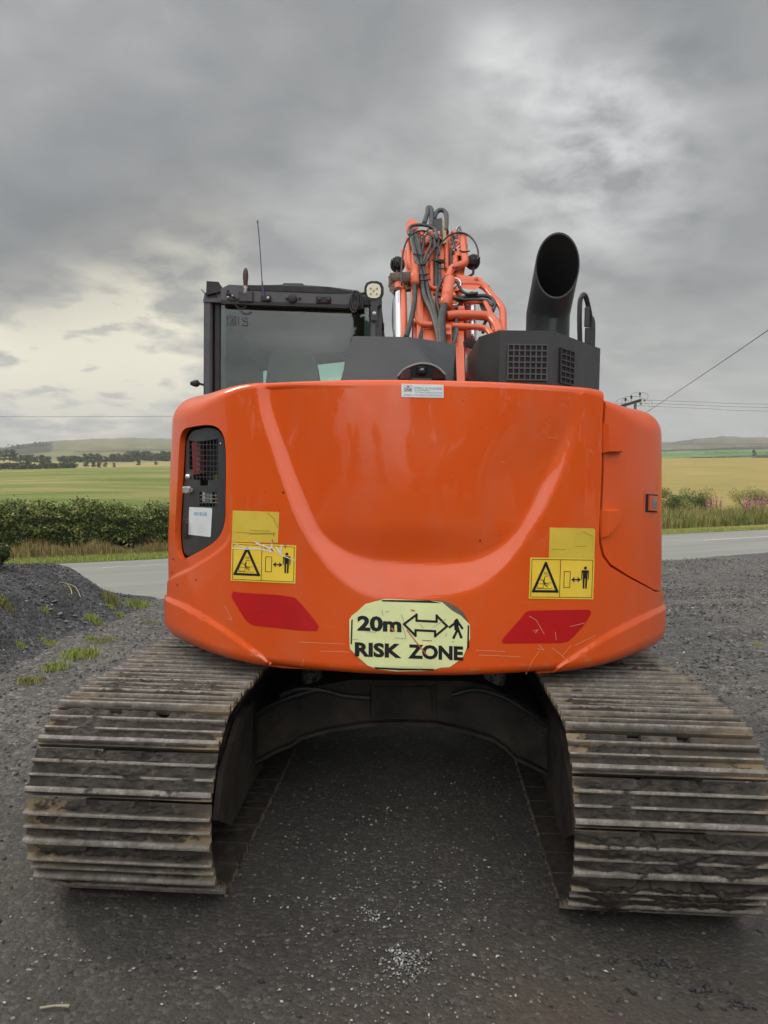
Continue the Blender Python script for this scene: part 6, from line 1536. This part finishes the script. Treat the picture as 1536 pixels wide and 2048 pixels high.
# larger flat slates on the heap
g = G(); rs = random.Random(9)
for i, (px, py, s) in enumerate([(50, 1205, 15), (70, 1209, 12), (92, 1207, 14), (110, 1205, 16), (100, 1221, 15), (120, 1230, 18), (112, 1236, 12), (150, 1234, 12), (118, 1242, 9), (132, 1245, 10), (88, 1226, 13), (141, 1256, 9), (165, 1258, 8), (62, 1268, 8), (205, 1228, 9), (170, 1247, 9), (140, 1206, 7), (182, 1262, 8)]):
    d = Vector(raydir(px, py)); bvm = None
    t = (1.69-.3)/(-d.z) if d.z < 0 else 8
    # march the ray down to the heap surface
    p_ = Vector(CAM)
    for s_ in range(900):
        p_ = p_+d*.012
        if -8.5 < p_.x < -2.5 and -.6 < p_.y < 6.6 and p_.z < mz(p_.x, p_.y): break
        if p_.z < 0: break
    w = s/F*(p_-Vector(CAM)).length*.5
    rot = Matrix.Rotation(rs.random()*6.28, 3, 'Z') @ Matrix.Rotation(rs.uniform(-.4, .4), 3, 'X')
    o = G().hull([(rs.uniform(.7, 1)*w*math.cos(a), rs.uniform(.5, .8)*w*math.sin(a), z_*.22*w) for a in np.linspace(0, 5.4, 6) for z_ in (0, 1)]).build('slate_slab', bpy.data.materials.get('slate_pale') or varied('slate_pale', (.12, .12, .125), (.22, .22, .22), 9, (.6, .8)), None, False)
    o.location = p_+Vector((0, 0, .01)); o.rotation_euler = rot.to_euler(); tag(o, 'flat pale slate lying on the gravel heap', 'stone', 'flat slates on the heap')
def hit(px, py):
    d = Vector(raydir(px, py)); p_ = Vector(CAM)
    for s_ in range(1600):
        p_ = p_+d*.01
        if -8.5 < p_.x < -2.5 and -.6 < p_.y < 6.6 and p_.z < mz(p_.x, p_.y): return p_
        if p_.z < 0: return p_
    return p_
# tufts
tf = [(160, 1312, 60, .11, 'bright green grass tuft at the foot of the heap, the largest'), (112, 1337, 40, .08, 'thin grass tuft below the largest bright tuft'), (60, 1364, 44, .06, 'sparse yellowing grass patch at the lower left of the yard'), (222, 1204, 30, .20, 'upright wispy tuft where the heap meets the road'), (275, 1211, 46, .10, 'low bright grass strip behind the excavator tail'), (185, 1238, 24, .10, 'weed patch on the right flank of the heap, upper'), (197, 1250, 14, .06, 'small dark moss clump on the right flank of the heap'), (181, 1279, 18, .06, 'small mossy tuft under the weed patch'), (205, 1282, 60, .03, 'thin weedy fringe beside the track edge'), (98, 1288, 30, .05, 'pale trailing weed in the middle of the heap foot'), (42, 1292, 16, .05, 'small weed left of the trailing weed'), (8, 1215, 26, .14, 'spindly weed at the left edge of the heap'), (240, 1232, 14, .07, 'small green tuft beside the orange soil'), (220, 1218, 14, .08, 'small green tuft high beside the tail corner'), (300, 1245, 34, .02, 'thin green film on the track beside the tail'), (90, 1226, 14, .07, 'spindly weed among the flat slates'), (1515, 1289, 16, .025, 'tiny yellow-green tuft alone on the right gravel')]
for i, (px, py, w, h, lab) in enumerate(tf):
    p_ = hit(px, py); D = (p_-Vector(CAM)).length; s = w/F*D*.5; r = np.random.RandomState(i+60); n = int(70+w*6)
    q = r.normal(size=(n, 2))*[s*.5, s*.55]; P = []
    for x, y in q: X_, Y_ = p_.x+x, p_.y+y; zz2 = mz(X_, Y_) if (-8.5 < X_ < -2.5 and -.6 < Y_ < 6.6) else 0; P.append((X_-p_.x, Y_-p_.y, max(zz2, 0)-max(p_.z, 0)))
    o = blades('grass_tuft', P, h*.55, .006, GRN if i not in (2, 8, 14, 11, 3) else WEED, seed=i, lean=.8, tone=np.clip(.55+.3*r.normal(size=n), 0, 1)); o.location = (p_.x, p_.y, max(p_.z, 0)); tag(o, lab, 'grass tuft')
# straw stalk on the heap
P0_ = [hit(120, 1170), hit(132, 1172), hit(141, 1182), hit(144, 1194)]
tag(G().tube([q+Vector((0, 0, .03)) for q in P0_], .006, 5, 3).tube([P0_[1]+Vector((0, 0, .03)), P0_[2]+Vector((.06, 0, .05)), P0_[3]+Vector((.1, 0, .0))], .004, 5, 2).build('straw_stalk', mat('straw', (.42, .34, .18), .7)), 'bent straw stalk lying on the crest of the heap', 'straw')
# twig in the foreground
a, b_ = gnd(80, 2016, .004), gnd(139, 2012, .008)
tag(G().tube([a, (np.array(a)+b_)/2+[0, .003, .002], b_], [.004, .0035, .005], 6, 3).build('dry_twig', mat('twig_pale', (.30, .26, .20), .7)), 'short pale twig on the gravel at the lower left', 'twig')
# dark sprig at the left edge
b0 = hit(8, 1142); t = shrub(4, 1142, .34, .40, 'dark spiky gorse sprig at the left edge behind the heap', n_=2600, sz=.035, name='gorse_sprig', tone_=.25, dens=7); t.location = b0+Vector((-.12, .1, -.08))

# power line: pole, crossarm, insulators, wires
WOODP = varied('pole_wood', (.07, .06, .05), (.13, .115, .10), 5, (.7, .9)); DP_ = 62.0
def pw(px, py, D=DP_): q = fan_xy([px], [D])[0]; return Vector((q[0], q[1], zat([px], [py], D)[0]))
PO = empty('power_pole', tuple(pw(1266, 945))); tag(PO, 'wooden power pole whose crossarm and insulators show over the orange side door', 'power pole')
def rel(o, par): o.matrix_parent_inverse = Matrix.Translation(-Vector(par.location)); return o
def bld(g, nm, m_): o = g.build(nm, m_, PO); rel(o, PO); return o
g = G(); g.cyl(pw(1266, 985), pw(1266.5, 805), .16, 12, .10); bld(g, 'pole', WOODP)
g = G(); a, b_ = pw(1236, 813, 60.6), pw(1277, 800.5, 63.4); dd_ = (b_-a).normalized(); up_ = Vector((0, 0, 1)); sd_ = dd_.cross(up_).normalized()
g.ring([[q+up_*x+sd_*y for x, y in ((-.10, -.07), (.10, -.07), (.10, .07), (-.10, .07))] for q in (a, b_)]); bld(g, 'crossarm', BLACKD)
ins = [(1246.5, 808, 799, 61.3), (1258, 804, 794.5, 62), (1275, 800, 788, 63.3)]
for x, y0, y1, D in ins:
    g = G(); g.cyl(pw(x, y0, D), pw(x, y1+1, D), .03, 6); bld(g, 'insulator_pin', STEEL)
    g = G(); c = pw(x, y1, D); g.lathe([(.03, -.14), (.07, -.10), (.08, 0), (.075, .10), (.03, .14), (0, .15)], c, 10); bld(g, 'insulator', BLACKD)
GRNG = mat('green_glass', (.16, .26, .21), .15, 0, .6)
for x, y in ((1284.5, 800), (1277.5, 806.5)):
    g = G(); g.lathe([(0, -.16), (.07, -.10), (.13, 0), (.10, .07), (.03, .13)], pw(x, y, 63), 10); bld(g, 'glass_insulator', GRNG)
WIRE = mat('wire', (.11, .115, .12), .5)
g = G()
g.tube([pw(1256, 791), pw(1262, 786), pw(1275, 785.5), pw(1285, 786), pw(1291, 790), pw(1291, 795), pw(1288, 800)], .014, 5, 3)
g.tube([pw(1240, 806), pw(1242, 796), pw(1250, 793), pw(1258, 793), pw(1274, 793), pw(1280, 797), pw(1284, 801)], .014, 5, 3)
g.tube([pw(1227, 806), pw(1232, 799), pw(1246, 797), pw(1253, 803)], .014, 5, 3); g.tube([pw(1290, 801), pw(1298, 801), pw(1300, 812), pw(1299, 816)], .012, 5, 2); g.tube([pw(1284, 808), pw(1292, 808), pw(1295, 815)], .012, 5, 2)
bld(g, 'jumper_wire', WIRE)
for i, (P, lab) in enumerate((([(1288, 800.5, 63), (1400, 804, 64), (1536, 808.5, 66), (2100, 812, 78)], 'topmost of the three thin wires running right from the pole'), ([(1284, 806, 63), (1400, 811, 64), (1536, 815, 66), (2100, 822, 78)], 'middle of the three thin wires running right from the pole'), ([(1262, 811, 63), (1400, 817, 64), (1536, 822.5, 66), (2100, 830, 78)], 'lowest of the three thin wires running right from the pole'))):
    tag(G().tube([pw(*q) for q in P], .013, 5, 6).build('power_line', WIRE), lab, 'wire')
tag(G().tube([pw(1262, 806, 61), pw(900, 822, 60), pw(500, 831, 60), pw(340, 832.5, 60), pw(0, 833.5, 62), pw(-500, 830, 66)], .014, 5, 6).build('power_line', WIRE), 'single thin wire crossing the sky left of the excavator', 'wire')
tag(G().tube([pw(1290, 824, 30), pw(1340, 790, 26), pw(1440, 721, 20), pw(1536, 653, 15.5), pw(1750, 500, 10)], .0095, 6, 6).build('stay_cable', WIRE), 'thicker cable slanting up to the right edge of the sky', 'cable')

# air
HAZE = True
if HAZE:
    hb = G().box((0, 1200, 150), (5200, 5400, 314)).build('haze', mat('haze', (1, 1, 1)), None, False)
    tag(hb, 'faint haze over the far hills', 'haze', kind='stuff')
    m_ = hb.data.materials[0]; nt = m_.node_tree; nt.nodes.clear(); vp = N('ShaderNodeVolumePrincipled'); vp.inputs['Color'].default_value = (.86, .90, .93, 1); vp.inputs['Density'].default_value = .00034; vp.inputs['Anisotropy'].default_value = .2
    o_ = N('ShaderNodeOutputMaterial'); L(vp.outputs[0], o_.inputs['Volume'])
